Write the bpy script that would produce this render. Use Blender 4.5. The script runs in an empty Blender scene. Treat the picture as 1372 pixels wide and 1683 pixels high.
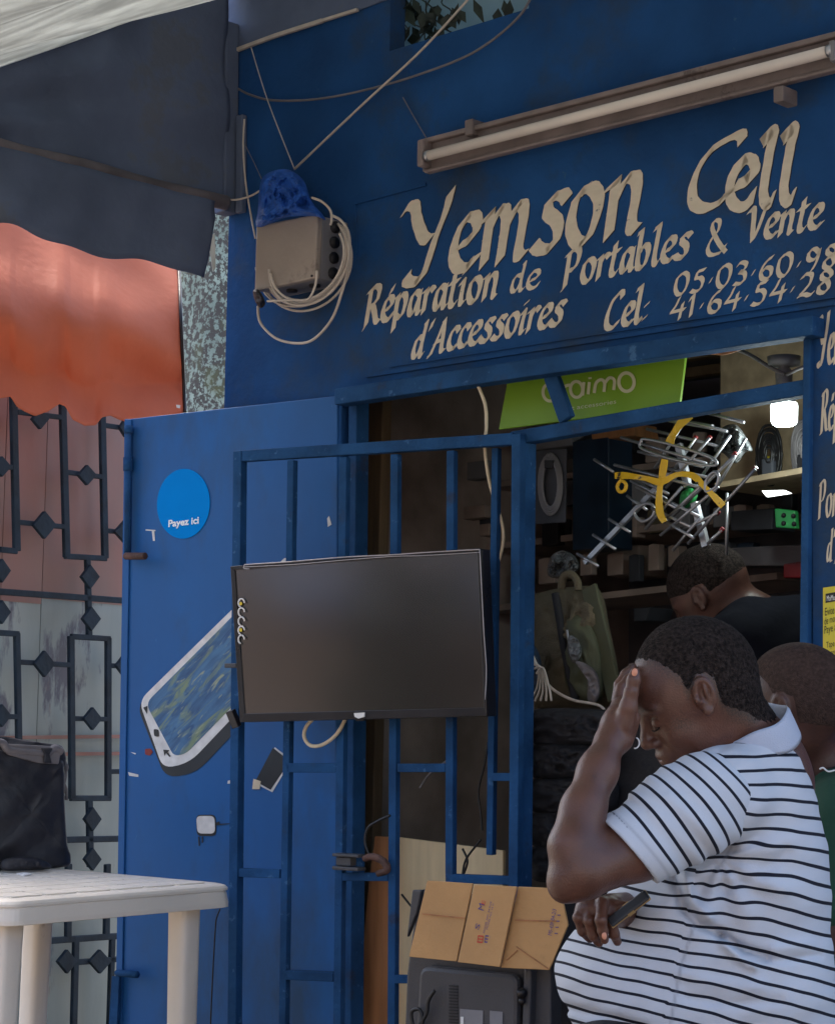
import bpy, math, random
import numpy as np
from mathutils import Vector, Matrix, noise as mnoise
random.seed(7)
R = math.radians
scene = bpy.context.scene
COL = scene.collection
# ---------------------------------------------------------------- camera
FPX, CX, CY = 3300.0, 686.0, 841.5          # focal length in photo pixels, photo centre
PITCH, ROLL, CAMH = 0.1027, 0.015, 1.15
fw = Vector((0, math.cos(PITCH), math.sin(PITCH)))
r0 = Vector((1, 0, 0)); u0 = Vector((0, -math.sin(PITCH), math.cos(PITCH)))
rt = r0*math.cos(ROLL) + u0*math.sin(ROLL)
up = -r0*math.sin(ROLL) + u0*math.cos(ROLL)
CAM = Vector((0, 0, CAMH))
cam = bpy.data.cameras.new('camera'); camo = bpy.data.objects.new('camera', cam); COL.objects.link(camo)
cam.sensor_fit = 'VERTICAL'; cam.sensor_height = 24; cam.lens = FPX/1683*24
cam.clip_start = 0.05; cam.clip_end = 2000
m = Matrix((( rt.x, up.x, -fw.x, CAM.x), (rt.y, up.y, -fw.y, CAM.y), (rt.z, up.z, -fw.z, CAM.z), (0, 0, 0, 1)))
camo.matrix_world = m
scene.camera = camo
# ---------------------------------------------------------------- world, sun, exposure
SUN_EL, SUN_AZ = R(52), R(-20)                # azimuth measured from +Y towards +X: behind the shop
w = bpy.data.worlds.new('World'); scene.world = w; w.use_nodes = True
nt = w.node_tree; bg = nt.nodes['Background']
sky = nt.nodes.new('ShaderNodeTexSky'); sky.sky_type = 'NISHITA'; sky.sun_disc = False
sky.sun_elevation = SUN_EL; sky.sun_rotation = SUN_AZ; sky.dust_density = 3.5; sky.air_density = 1.0
nt.links.new(sky.outputs[0], bg.inputs[0]); bg.inputs[1].default_value = 0.13
sl = bpy.data.lights.new('sun', 'SUN'); sl.energy = 2.4; sl.angle = R(4); sl.color = (1, .95, .88)
so = bpy.data.objects.new('sun', sl); COL.objects.link(so)
sd = Vector((math.sin(SUN_AZ)*math.cos(SUN_EL), math.cos(SUN_AZ)*math.cos(SUN_EL), math.sin(SUN_EL)))
so.rotation_euler = sd.to_track_quat('Z', 'Y').to_euler(); so.location = (3, 4, 9)
scene.view_settings.view_transform = 'Standard'; scene.view_settings.look = 'None'
scene.view_settings.exposure = 1.95; scene.view_settings.gamma = 1
scene.render.engine = 'CYCLES'

# ---------------------------------------------------------------- projection helpers
Z = Vector((0, 0, 1))
def D(px, py): return fw + rt*((px-CX)/FPX) + up*((CY-py)/FPX)
def P(px, py, t): return CAM + D(px, py)*t
class Plane:
    """vertical working plane: origin o, right direction a, outward normal n; off = metres towards the street"""
    def __init__(s, pa, pb):
        s.o = Vector((pa.x, pa.y, 0)); a = Vector((pb.x-pa.x, pb.y-pa.y, 0)); s.a = a.normalized()
        s.n = s.a.cross(Z).normalized()
        if s.n.dot(CAM - s.o) < 0: s.n = -s.n
    def at(s, px, py, off=0.0):
        d = D(px, py); o = s.o + s.n*off
        return CAM + d*((o-CAM).dot(s.n)/d.dot(s.n))
    def uz(s, px, py, off=0.0):
        p = s.at(px, py, off); return (p-s.o).dot(s.a), p.z
    def p(s, u, z, off=0.0): return s.o + s.a*u + s.n*off + Z*z
fa = Vector((.72, -.694, 0)).normalized()
f0 = P(700, 1180, 5.3)
FAC = Plane(f0, f0 + fa)
GATE = Plane(P(395, 1180, 5.50), P(862, 1180, 5.04))
LEAF = Plane(P(205, 1180, 5.97), P(555, 1180, 5.53))
FEN = Plane(P(200, 1180, 7.0), P(200, 1180, 7.0) + Vector((.502, .865, 0)))
FEN.n = -FEN.n if FEN.n.x < 0 and FEN.n.y > 0 else FEN.n
cr = FAC.at(368, 1180)
SIDE = Plane(cr - FAC.n*0, cr + FAC.n)       # the awning's side, square to the shop front

# ---------------------------------------------------------------- materials
M = {}
def mat(name, col, rough=.6, metal=0, var=.15, scale=8, bump=.0, bscale=60, col2=None, spots=None, spec=.5, detail=6, stretch=None, trans=0, emit=None, dirt=None):
    mt = bpy.data.materials.new(name); mt.use_nodes = True; n = mt.node_tree; b = n.nodes['Principled BSDF']
    b.inputs['Roughness'].default_value = rough; b.inputs['Metallic'].default_value = metal
    b.inputs['Specular IOR Level'].default_value = spec
    tc = n.nodes.new('ShaderNodeTexCoord'); src = tc.outputs['Object']
    if stretch:
        mp = n.nodes.new('ShaderNodeMapping'); mp.inputs['Scale'].default_value = stretch; n.links.new(src, mp.inputs[0]); src = mp.outputs[0]
    nz = n.nodes.new('ShaderNodeTexNoise'); nz.inputs['Scale'].default_value = scale; nz.inputs['Detail'].default_value = detail
    n.links.new(src, nz.inputs['Vector'])
    cr_ = n.nodes.new('ShaderNodeValToRGB'); n.links.new(nz.outputs['Fac'], cr_.inputs[0])
    c2 = col2 if col2 else tuple(min(1, c*(1+var)) for c in col); c1 = col if col2 else tuple(c*(1-var) for c in col)
    cr_.color_ramp.elements[0].position = .35; cr_.color_ramp.elements[1].position = .68
    cr_.color_ramp.elements[0].color = (*c1, 1); cr_.color_ramp.elements[1].color = (*c2, 1)
    out = cr_.outputs[0]
    for k, sp in enumerate([s for s in (spots, dirt) if s]):    # (colour, scale, threshold)
        sc, ss, th = sp
        n2 = n.nodes.new('ShaderNodeTexNoise'); n2.inputs['Scale'].default_value = ss; n2.inputs['Detail'].default_value = 8; n2.inputs['Roughness'].default_value = .65
        n.links.new(src, n2.inputs['Vector'])
        r2 = n.nodes.new('ShaderNodeValToRGB'); r2.color_ramp.elements[0].position = th; r2.color_ramp.elements[1].position = min(1, th+.05+.12*k)
        n.links.new(n2.outputs['Fac'], r2.inputs[0])
        mx = n.nodes.new('ShaderNodeMix'); mx.data_type = 'RGBA'; n.links.new(r2.outputs[0], mx.inputs[0]); n.links.new(out, mx.inputs[6])
        mx.inputs[7].default_value = (*sc, 1); out = mx.outputs[2]
    n.links.new(out, b.inputs['Base Color'])
    # roughness variation
    mr = n.nodes.new('ShaderNodeMapRange'); mr.inputs[3].default_value = max(.02, rough-.12); mr.inputs[4].default_value = min(1, rough+.12)
    n.links.new(nz.outputs['Fac'], mr.inputs[0]); n.links.new(mr.outputs[0], b.inputs['Roughness'])
    if bump:
        nb = n.nodes.new('ShaderNodeTexNoise'); nb.inputs['Scale'].default_value = bscale; nb.inputs['Detail'].default_value = 5
        n.links.new(src, nb.inputs['Vector'])
        bp = n.nodes.new('ShaderNodeBump'); bp.inputs['Strength'].default_value = bump; bp.inputs['Distance'].default_value = .01
        n.links.new(nb.outputs['Fac'], bp.inputs['Height']); n.links.new(bp.outputs[0], b.inputs['Normal'])
    if trans:
        tl = n.nodes.new('ShaderNodeBsdfTranslucent'); n.links.new(out, tl.inputs[0])
        ms = n.nodes.new('ShaderNodeMixShader'); ms.inputs[0].default_value = trans
        n.links.new(b.outputs[0], ms.inputs[1]); n.links.new(tl.outputs[0], ms.inputs[2]); n.links.new(ms.outputs[0], n.nodes['Material Output'].inputs[0])
    if emit:
        b.inputs['Emission Color'].default_value = (*emit[0], 1); b.inputs['Emission Strength'].default_value = emit[1]
    M[name] = mt; return mt
mat('wall_blue', (.013, .066, .20), .85, spec=.15, var=.22, scale=3, bump=.35, bscale=40, spots=((.04, .11, .20), 9, .68), dirt=((.032, .055, .09), 2.4, .50))
mat('leaf_blue', (.004, .10, .33), .62, var=.16, scale=2.5, bump=.12, bscale=25, spots=((.05, .20, .46), 16, .70), dirt=((.018, .07, .17), 2.6, .50), stretch=(1, 1, .45))
mat('bar_blue', (.016, .068, .18), .75, spec=.12, var=.25, scale=8, bump=.35, bscale=70, spots=((.05, .13, .27), 26, .62), dirt=((.035, .035, .045), 9, .60))
mat('cream_paint', (.60, .54, .43), .65, var=.1, scale=30, col2=(.66, .60, .48), spots=((.20, .21, .22), 26, .66), stretch=(1, 1, 2.2))
mat('shade_paint', (.006, .007, .012), .6)
mat('bark', (.26, .32, .27), .9, col2=(.42, .50, .42), scale=5, bump=.8, bscale=30, spots=((.10, .09, .08), 48, .46), stretch=(1, 1, .8), dirt=((.16, .17, .08), 3, .56))
mat('leafgreen', (.05, .11, .025), .5, var=.5, scale=20, trans=.3)
mat('vine', (.012, .022, .014), .5, var=.5, scale=20)
mat('tarp_orange', (.72, .205, .11), .65, var=.06, scale=3, bump=.25, bscale=30, trans=.12, spec=.15, dirt=((.66, .18, .095), 2, .60))
mat('tarp_navy', (.11, .14, .215), .85, var=.2, scale=3, bump=.25, bscale=40, spec=.2, dirt=((.125, .145, .19), 3, .55))
mat('tarp_pipe', (.12, .105, .115), .7, var=.3, scale=9, bump=.3, bscale=40)
mat('tarp_pale', (.55, .56, .53), .8, var=.2, scale=7, bump=.3, bscale=30, trans=.5)
mat('grille_dark', (.018, .036, .058), .7, var=.3, scale=12, bump=.2, spec=.25)
mat('sheet', (.25, .33, .34), .5, col2=(.36, .45, .46), scale=2.5, bump=.2, bscale=9, spots=((.12, .14, .19), 2.4, .56), stretch=(1.6, 1.6, .6), dirt=((.30, .20, .15), 5, .64))  # blue-grey blotches painted in as reflections on the metal
mat('sheet_rust', (.34, .17, .145), .6, col2=(.29, .22, .20), scale=3, bump=.2, bscale=9, stretch=(1, 1, .5), dirt=((.14, .07, .06), 4, .62))  # warm light through the orange tarp, painted into the upper sheets' colour
mat('sheet_olive', (.075, .085, .07), .6, var=.3)
mat('white_plastic', (.74, .69, .62), .38, var=.05, scale=4, bump=.05, bscale=120, dirt=((.50, .44, .37), 5, .62))
mat('box_plastic', (.33, .285, .25), .45, var=.07, scale=6, bump=.1, bscale=90, dirt=((.25, .21, .19), 6, .6))
mat('box_side', (.20, .20, .22), .5, var=.1)
mat('black_hole', (.01, .01, .014), .6)
mat('blue_bag', (.02, .10, .42), .6, var=.25, scale=30, spec=.3)
mat('cable_white', (.52, .46, .40), .45, var=.12, scale=20)
mat('cable_cream', (.66, .56, .40), .45, var=.12, scale=20)
mat('cable_grey', (.15, .14, .15), .5, var=.2)
mat('cable_black', (.008, .008, .01), .45)
mat('housing', (.19, .155, .15), .5, var=.2, scale=10, stretch=(1, 1, 1), bump=.15, dirt=((.09, .07, .07), 5, .58))
mat('tube_glass', (.74, .68, .62), .22, var=.04)
mat('steel', (.46, .47, .50), .35, metal=.9, var=.15)
mat('alu', (.36, .37, .40), .4, metal=.85, var=.1)
mat('rust', (.09, .045, .035), .75, var=.4, scale=30, bump=.5)
mat('tv_black', (.012, .010, .012), .3, var=.1)
mat('tv_grey', (.055, .055, .062), .45, var=.12, scale=6, bump=.15, bscale=200)
mat('tv_film', (.42, .40, .43), .3, var=.2)
mat('label_grey', (.22, .22, .24), .5)
mat('label_white', (.75, .75, .75), .5, var=.05)
mat('lime', (.20, .40, .015), .5, var=.05, scale=3)
mat('lime_text', (.62, .66, .45), .5, var=.05)
mat('yellow', (.72, .44, .02), .5, var=.1)
mat('poster_yellow', (.75, .50, .03), .5, col2=(.55, .68, .06), scale=2)
mat('sticker_blue', (.0, .24, .72), .8, spec=.08, var=.03)
mat('sticker_text', (.9, .95, .97), .5, var=.02)
mat('phone_dark', (.02, .023, .028), .5, var=.3)
mat('phone_white', (.68, .68, .68), .55, var=.16, scale=24)
mat('ink_blue', (.10, .07, .22), .6, var=.1)
mat('ink_red', (.55, .07, .04), .6, var=.1)
mat('ochre_wood', (.20, .135, .075), .7, var=.15, scale=6, stretch=(8, 8, .6), bump=.2)
mat('orange_wood', (.38, .17, .07), .6, var=.22, scale=5, stretch=(6, 6, .5), bump=.15)
mat('pale_wood', (.70, .56, .34), .55, var=.08, scale=5, stretch=(6, 6, .5), bump=.1, spots=((.4, .33, .22), 4, .72))
mat('cardboard', (.50, .285, .12), .8, var=.09, scale=5, bump=.2, bscale=50, dirt=((.40, .22, .09), 3, .60))
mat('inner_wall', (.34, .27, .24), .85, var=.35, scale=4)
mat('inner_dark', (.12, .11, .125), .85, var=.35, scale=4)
mat('ceiling_board', (.15, .175, .20), .6, var=.1, scale=2)
mat('ceiling_beam', (.36, .28, .18), .7, var=.2, stretch=(3, 3, 3))
mat('khaki', (.115, .095, .06), .85, var=.15, scale=10, bump=.4, bscale=200)
mat('olive_strap', (.075, .08, .045), .8, var=.15)
mat('black_cloth', (.010, .010, .014), .8, var=.3, bump=.4, bscale=40)
mat('bag_black', (.022, .021, .026), .55, var=.25, scale=6, bump=.35, bscale=25)
mat('bag_grey', (.16, .145, .15), .6, var=.2)
mat('ground', (.16, .13, .10), .9, var=.3, scale=2, bump=.4, bscale=20)
mat('far_wall', (.46, .36, .29), .9, var=.2, scale=1)
mat('clear_bag', (.16, .17, .18), .2, var=.4, scale=30, bump=.6, bscale=40)
mat('green_plastic', (.03, .30, .08), .4)
mat('red_plastic', (.22, .012, .015), .4)
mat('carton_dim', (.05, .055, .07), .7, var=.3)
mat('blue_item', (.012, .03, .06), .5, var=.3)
mat('bulb', (.9, .95, .95), .4, emit=((.85, 1.0, .97), 2.6))
mat('screen_lit', (.9, .95, .95), .4, emit=((.95, 1.0, 1.0), 1.2))
mat('pane', (.24, .36, .40), .6, col2=(.36, .50, .55), scale=4, trans=.4)
# mural brushwork on the painted phone
def brush_mat():
    mt = bpy.data.materials.new('mural_screen'); mt.use_nodes = True; n = mt.node_tree; b = n.nodes['Principled BSDF']; b.inputs['Roughness'].default_value = .6
    tc = n.nodes.new('ShaderNodeTexCoord'); q1 = n.nodes.new('ShaderNodeMapping'); q1.inputs['Rotation'].default_value = (0, 0, R(50)); q2 = n.nodes.new('ShaderNodeMapping'); q2.inputs['Rotation'].default_value = (0, R(42), 0)
    mp = n.nodes.new('ShaderNodeMapping'); mp.inputs['Scale'].default_value = (13, 13, 60); n.links.new(tc.outputs['Object'], q1.inputs[0]); n.links.new(q1.outputs[0], q2.inputs[0]); n.links.new(q2.outputs[0], mp.inputs[0])
    prev = None
    for sc, lo, hi, c in ((.6, .3, .7, None), (.55, .52, .68, (.20, .27, .17, 1)), (1.0, .60, .72, (.33, .38, .26, 1)), (.9, .57, .70, (.03, .09, .22, 1))):
        nz = n.nodes.new('ShaderNodeTexNoise'); nz.inputs['Scale'].default_value = sc; nz.inputs['Detail'].default_value = 5; nz.inputs['Distortion'].default_value = 1.2
        n.links.new(mp.outputs[0], nz.inputs['Vector'])
        rp = n.nodes.new('ShaderNodeValToRGB'); rp.color_ramp.elements[0].position = lo; rp.color_ramp.elements[1].position = hi; n.links.new(nz.outputs['Fac'], rp.inputs[0])
        if c is None:
            rp.color_ramp.elements[0].color = (.03, .085, .20, 1); rp.color_ramp.elements[1].color = (.07, .19, .36, 1); prev = rp.outputs[0]
        else:
            mx = n.nodes.new('ShaderNodeMix'); mx.data_type = 'RGBA'; n.links.new(rp.outputs[0], mx.inputs[0]); n.links.new(prev, mx.inputs[6]); mx.inputs[7].default_value = c; prev = mx.outputs[2]
    n.links.new(prev, b.inputs['Base Color']); M['mural_screen'] = mt
brush_mat()

# ---------------------------------------------------------------- object helpers
def empty(name, loc, label=None, cat=None, group=None):
    o = bpy.data.objects.new(name, None); COL.objects.link(o); o.location = loc; o.empty_display_size = .1
    tag(o, label, cat, group); return o
def tag(o, label=None, cat=None, group=None, kind=None):
    if label: o['label'] = label
    if cat: o['category'] = cat
    if group: o['group'] = group
    if kind: o['kind'] = kind
    return o
def rootloc(o):
    v = Vector((0, 0, 0))
    while o is not None: v = v + Vector(o.location); o = o.parent
    return v
class MB:
    def __init__(s): s.v = []; s.f = []; s.sm = []
    def add(s, vs, fs, smooth=False):
        b = len(s.v); s.v += [Vector(x) for x in vs]; s.f += [tuple(i+b for i in f) for f in fs]; s.sm += [smooth]*len(fs); return s
    def hexa(s, c):   # 8 corners: bottom 4 ring, top 4 ring
        return s.add(c, [(0, 3, 2, 1), (4, 5, 6, 7), (0, 1, 5, 4), (1, 2, 6, 5), (2, 3, 7, 6), (3, 0, 4, 7)])
    def slab(s, pl, u0, u1, z0, z1, o0, o1):     # box in a plane's own frame
        c = [pl.p(u0, z0, o0), pl.p(u1, z0, o0), pl.p(u1, z0, o1), pl.p(u0, z0, o1), pl.p(u0, z1, o0), pl.p(u1, z1, o0), pl.p(u1, z1, o1), pl.p(u0, z1, o1)]
        return s.hexa(c)
    def bar(s, p0, p1, w, d, n):                 # rectangular bar; w across, d along n
        p0 = Vector(p0); p1 = Vector(p1); t = (p1-p0).normalized(); n = (n - t*n.dot(t)).normalized(); q = t.cross(n)
        c = []
        for p in (p0, p1):
            c += [p-q*w/2-n*d/2, p+q*w/2-n*d/2, p+q*w/2+n*d/2, p-q*w/2+n*d/2]
        return s.hexa(c)
    def prism(s, pts, n, th):                    # polygon extruded along n by th
        k = len(pts); a = [Vector(p) for p in pts]; b = [p+n*th for p in a]
        fs = [tuple(range(k))[::-1], tuple(range(k, 2*k))] + [(i, (i+1) % k, k+(i+1) % k, k+i) for i in range(k)]
        return s.add(a+b, fs)
    def tube(s, pts, r, seg=8, closed=False, cap=True):
        pts = [Vector(p) for p in pts]; k = len(pts); vs = []
        rr = r if isinstance(r, (list, tuple)) else [r]*k
        prev = None
        for i, p in enumerate(pts):
            t = ((pts[(i+1) % k] if (closed or i < k-1) else p) - (pts[i-1] if (closed or i > 0) else p))
            if t.length < 1e-9: t = Vector((0, 0, 1))
            t.normalize()
            if prev is None:
                a = Vector((0, 0, 1)) if abs(t.z) < .9 else Vector((1, 0, 0)); q = t.cross(a).normalized()
            else: q = (prev - t*prev.dot(t)).normalized()
            prev = q; b = t.cross(q)
            vs += [p + (q*math.cos(2*math.pi*j/seg) + b*math.sin(2*math.pi*j/seg))*rr[i] for j in range(seg)]
        fs = []
        for i in range(k if closed else k-1):
            for j in range(seg):
                fs.append((i*seg+j, i*seg+(j+1) % seg, ((i+1) % k)*seg+(j+1) % seg, ((i+1) % k)*seg+j))
        if cap and not closed: fs += [tuple(range(seg))[::-1], tuple((k-1)*seg+j for j in range(seg))]
        return s.add(vs, fs, True)
    def build(s, name, mt, parent=None, bevel=0, smooth=None, loc=None):
        me = bpy.data.meshes.new(name)
        if parent is not None: L = rootloc(parent)
        elif loc is not None: L = Vector(loc)
        else:
            xs = [v.x for v in s.v]; ys = [v.y for v in s.v]; zs = [v.z for v in s.v]
            L = Vector(((min(xs)+max(xs))/2, (min(ys)+max(ys))/2, min(zs)))
        me.from_pydata([tuple(v-L) for v in s.v], [], s.f); me.update()
        me.polygons.foreach_set('use_smooth', [bool(x) if smooth is None else smooth for x in s.sm])
        o = bpy.data.objects.new(name, me); COL.objects.link(o); me.materials.append(M[mt] if isinstance(mt, str) else mt)
        if parent is not None: o.parent = parent
        else: o.location = L
        if bevel:
            b = o.modifiers.new('bevel', 'BEVEL'); b.width = bevel; b.segments = 2; b.limit_method = 'ANGLE'; b.angle_limit = R(40)
        return o
def spline(pts, n=8, closed=False):
    pts = [Vector(p) for p in pts]; out = []; k = len(pts)
    for i in range(k if closed else k-1):
        if closed: a, b, c, d = pts[i-1], pts[i], pts[(i+1) % k], pts[(i+2) % k]
        else: a, b, c, d = pts[max(i-1, 0)], pts[i], pts[i+1], pts[min(i+2, k-1)]
        for j in range(n):
            t = j/n; out.append(.5*((2*b)+(c-a)*t+(2*a-5*b+4*c-d)*t*t+(3*b-a-3*c+d)*t**3))
    if not closed: out.append(pts[-1])
    return out
def cable(name, pts, r, mt, label, cat='cable', parent=None, group=None):
    o = MB().tube(spline(pts, 10), r, 8).build(name, mt, parent)
    if parent is None: tag(o, label, cat, group)
    return o

# ---------------------------------------------------------------- brush lettering (broad nib strokes)
G = {}
def g(ch, adv, *st): G[ch] = (adv, st)
def S(*a): return ('s', a)      # smooth stroke
def Ls(*a): return ('l', a)     # straight stroke
g('Y', 1.05, S((-.02,1.52),(.12,1.62),(.22,1.55),(.25,1.2),(.38,.78),(.52,.72)), S((.98,1.75),(.86,1.25),(.62,.7),(.42,.2),(.22,-.02),(.02,.02),(.02,.14)))
g('e', .72, S((.16,.47),(.42,.58),(.58,.78),(.5,.98),(.3,.96),(.1,.66),(.07,.3),(.22,.06),(.42,.05),(.64,.24)))
g('m', 1.22, Ls((.0,.82),(.14,.98),(.08,0)), S((.1,.55),(.3,.92),(.46,.96),(.5,.7),(.44,0)), S((.48,.55),(.7,.92),(.86,.96),(.9,.7),(.84,.08),(.98,.02)))
g('n', .88, Ls((.0,.84),(.14,.98),(.08,0)), S((.1,.5),(.32,.92),(.52,.96),(.58,.7),(.52,.12),(.64,.02)))
g('s', .66, S((.60,.86),(.48,.99),(.26,.92),(.2,.72),(.42,.5),(.46,.24),(.28,.04),(.08,.06),(-.04,.18)))
g('o', .80, S((.36,.98),(.14,.82),(.06,.4),(.2,.06),(.38,.03),(.56,.3),(.62,.7),(.48,.95),(.34,.98)))
g('C', 1.0, S((.86,1.38),(.82,1.62),(.66,1.62),(.3,1.28),(.08,.7),(.1,.22),(.34,.02),(.6,.12),(.74,.3)))
g('l', .44, S((.02,1.5),(.2,1.7),(.16,1.1),(.1,.3),(.18,.03),(.34,.12)))
g('R', .88, Ls((.02,1.4),(.14,1.55),(.06,.0),(-.06,-.1)), S((.1,1.4),(.36,1.62),(.6,1.5),(.56,1.1),(.34,.86),(.14,.8)), S((.3,.84),(.46,.5),(.6,.1),(.78,.04)))
g('é', .70, S((.16,.47),(.40,.58),(.54,.78),(.46,.98),(.28,.96),(.1,.66),(.07,.3),(.22,.06),(.40,.05),(.62,.24)), Ls((.5,1.46),(.38,1.16)))
g('p', .76, Ls((.0,.86),(.12,1.0),(.06,-.5)), S((.1,.62),(.3,.95),(.5,.96),(.58,.66),(.48,.22),(.28,.03),(.1,.14)))
g('a', .76, S((.54,.84),(.36,.97),(.14,.76),(.06,.34),(.16,.06),(.34,.2),(.52,.7)), S((.56,.98),(.52,.4),(.54,.06),(.70,.1)))
g('r', .60, Ls((.0,.84),(.14,.98),(.08,0)), S((.1,.55),(.26,.88),(.42,.99),(.54,.86)))
g('t', .56, S((.22,1.4),(.18,.8),(.12,.24),(.22,.02),(.42,.12)), Ls((-.02,.98),(.46,1.06)))
g('i', .42, S((.02,.84),(.16,.98),(.1,.4),(.12,.05),(.28,.08)), Ls((.14,1.3),(.2,1.4)))
g('d', .80, S((.50,.86),(.34,.96),(.14,.76),(.06,.34),(.16,.06),(.34,.16),(.50,.6)), S((.56,1.62),(.60,1.5),(.50,.6),(.52,.06),(.68,.1)))
g('P', .86, Ls((.02,1.4),(.14,1.55),(.06,0),(-.06,-.06)), S((.1,1.38),(.36,1.62),(.62,1.5),(.62,1.08),(.4,.76),(.14,.72)))
g('b', .78, S((.02,1.5),(.14,1.66),(.10,1.0),(.08,.2),(.26,.02),(.48,.26),(.56,.7),(.44,.96),(.26,.9),(.12,.6)))
g('&', .95, S((.84,.3),(.6,.0),(.2,-.02),(.06,.3),(.22,.68),(.5,1.05),(.54,1.4),(.36,1.5),(.22,1.28),(.32,.9),(.56,.4),(.86,-.04)))
g('V', .86, S((-.06,1.3),(.1,1.46),(.2,1.3),(.24,.5),(.3,.02)), S((.28,.02),(.5,.5),(.74,1.3),(.86,1.48)))
g("'", .34, Ls((.2,1.6),(.08,1.2)))
g('A', .95, S((-.1,-.06),(.02,.04),(.3,.7),(.56,1.5)), S((.54,1.52),(.6,.8),(.62,.1),(.8,.04)), Ls((.16,.5),(.6,.58)))
g('c', .62, S((.56,.78),(.46,.97),(.28,.94),(.1,.64),(.08,.26),(.24,.04),(.44,.08),(.56,.2)))
g(':', .40, Ls((.12,.1),(.18,.2)), Ls((.16,.7),(.22,.8)))
g('.', .42, Ls((.12,.44),(.22,.54)))
g('0', .86, S((.40,1.2),(.14,.95),(.08,.4),(.24,.03),(.46,.06),(.66,.5),(.66,1.0),(.50,1.2),(.38,1.2)))
g('5', .80, Ls((.64,1.2),(.3,1.14)), S((.28,1.16),(.22,.78),(.44,.76),(.58,.5),(.46,.12),(.22,.0),(.02,.1)))
g('3', .76, S((.14,1.08),(.34,1.2),(.56,1.04),(.46,.76),(.26,.66),(.50,.56),(.54,.24),(.32,.0),(.04,.06)))
g('6', .82, S((.62,1.2),(.34,.98),(.12,.54),(.16,.12),(.38,.0),(.58,.2),(.58,.52),(.36,.64),(.16,.44)))
g('9', .82, S((.60,.98),(.40,1.2),(.18,1.02),(.16,.72),(.34,.58),(.56,.76),(.64,1.1),(.56,.5),(.36,.0)))
g('8', .80, S((.58,1.02),(.42,1.2),(.2,1.08),(.2,.82),(.44,.6),(.52,.26),(.32,.0),(.1,.12),(.12,.4),(.36,.64),(.58,.86),(.56,1.06)))
g('4', .82, S((.40,1.22),(.26,.8),(.06,.44)), Ls((.04,.42),(.70,.48)), Ls((.58,.86),(.46,-.08)))
g('1', .50, Ls((.06,.96),(.26,1.2),(.18,.0)))
g('2', .80, S((.12,.98),(.30,1.2),(.54,1.1),(.50,.7),(.26,.3),(.04,.04)), S((.04,.04),(.3,.1),(.5,.0),(.68,.1)))
def nibword(mb, pl, word, p0, p1, xh, wdt=.23, slant=.12, off=.0012, asc=1.0, ang=38, mn=.28):
    """one painted word: pixel baseline from p0 to p1, xh = x-height in pixels"""
    a = pl.uz(*p0); b = pl.uz(*p1); c = pl.uz(p0[0], p0[1]-xh); X = c[1]-a[1]
    L = sum(G[ch][0] for ch in word); W = b[0]-a[0]; sx = W/L; bz = (b[1]-a[1])/W
    wid = wdt*X; nb = Vector((math.cos(R(ang)), math.sin(R(ang))))*wid/2
    x = 0; k = 0
    for ch in word:
        for kind, pts in G[ch][1]:
            pp = [Vector(((x+q[0])*sx + slant*q[1]*X, (q[1] if q[1] < 1 else 1+(q[1]-1)*asc)*X)) for q in pts]
            pp = [Vector((q.x, q.y + bz*q.x)) for q in pp]
            if kind == 's': pp = [Vector((q.x, q.y)) for q in spline([(q.x, q.y, 0) for q in pp], 7)]
            else:
                pp2 = []
                for i in range(len(pp)-1): pp2 += [pp[i].lerp(pp[i+1], j/4) for j in range(4)]
                pp = pp2+[pp[-1]]
            o = off + k*.00006; k += 1; vs = []; n = len(pp)
            for i, q in enumerate(pp):
                t = (pp[min(i+1, n-1)]-pp[max(i-1, 0)])
                if t.length < 1e-9: t = Vector((1, 0))
                t.normalize(); per = Vector((-t.y, t.x)); dn = nb.dot(per); s = 1 if dn >= 0 else -1
                ex = max(0, mn*wid/2*1.3-abs(dn)); h = nb*s + per*ex
                jit = 1+.03*math.sin(i*1.7+k*2.1)
                for sg in (1, -1):
                    r = q + h*sg*jit; vs.append(pl.p(a[0]+r.x, a[1]+r.y, o))
            mb.add(vs, [(2*i, 2*i+1, 2*i+3, 2*i+2) for i in range(n-1)])
        x += G[ch][0]
def facet(mb):  # orient towards nothing special: both sides render
    return mb
def sanstext(body, pl, px0, py0, px1, hpx, mt, name, parent, off=.004, depth=.0008, shear=0.0, rot=None, bold=0.0):
    """built-in sans lettering laid on a plane between two pixels of its baseline"""
    cu = bpy.data.curves.new(name, 'FONT'); cu.body = body; cu.size = 1; cu.extrude = 0; cu.resolution_u = 3; cu.offset = bold
    to = bpy.data.objects.new(name, cu); COL.objects.link(to)
    bpy.context.view_layer.update()
    me = bpy.data.meshes.new_from_object(to.evaluated_get(bpy.context.evaluated_depsgraph_get()))
    bpy.data.objects.remove(to)
    a = pl.uz(px0, py0, off); b = pl.uz(px1[0], px1[1], off); c = pl.uz(px0, py0-hpx, off); H = c[1]-a[1]
    xs = [v.co.x for v in me.vertices]; W = max(xs)-min(xs); x0 = min(xs); caph = .70
    du = Vector((b[0]-a[0], b[1]-a[1])); L = rootloc(parent) if parent else Vector((0, 0, 0))
    vert = Vector((-du.y, du.x)).normalized() if rot else Vector((0, 1))
    for v in me.vertices:
        q = du*((v.co.x-x0)/W); hh = v.co.y/caph*H
        uu = a[0]+q.x+vert.x*hh+shear*hh; zz = a[1]+q.y+vert.y*hh
        v.co = pl.p(uu, zz, off) - L
    me.update(); me.materials.append(M[mt]); o = bpy.data.objects.new(name, me); COL.objects.link(o)
    if parent: o.parent = parent
    return o
#==SECTIONS==
# ================================================================ setting
g_ = MB().add([(-60, -60, 0), (60, -60, 0), (60, 60, 0), (-60, 60, 0)], [(0, 1, 2, 3)]).build('ground', 'ground'); tag(g_, kind='structure')
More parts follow.
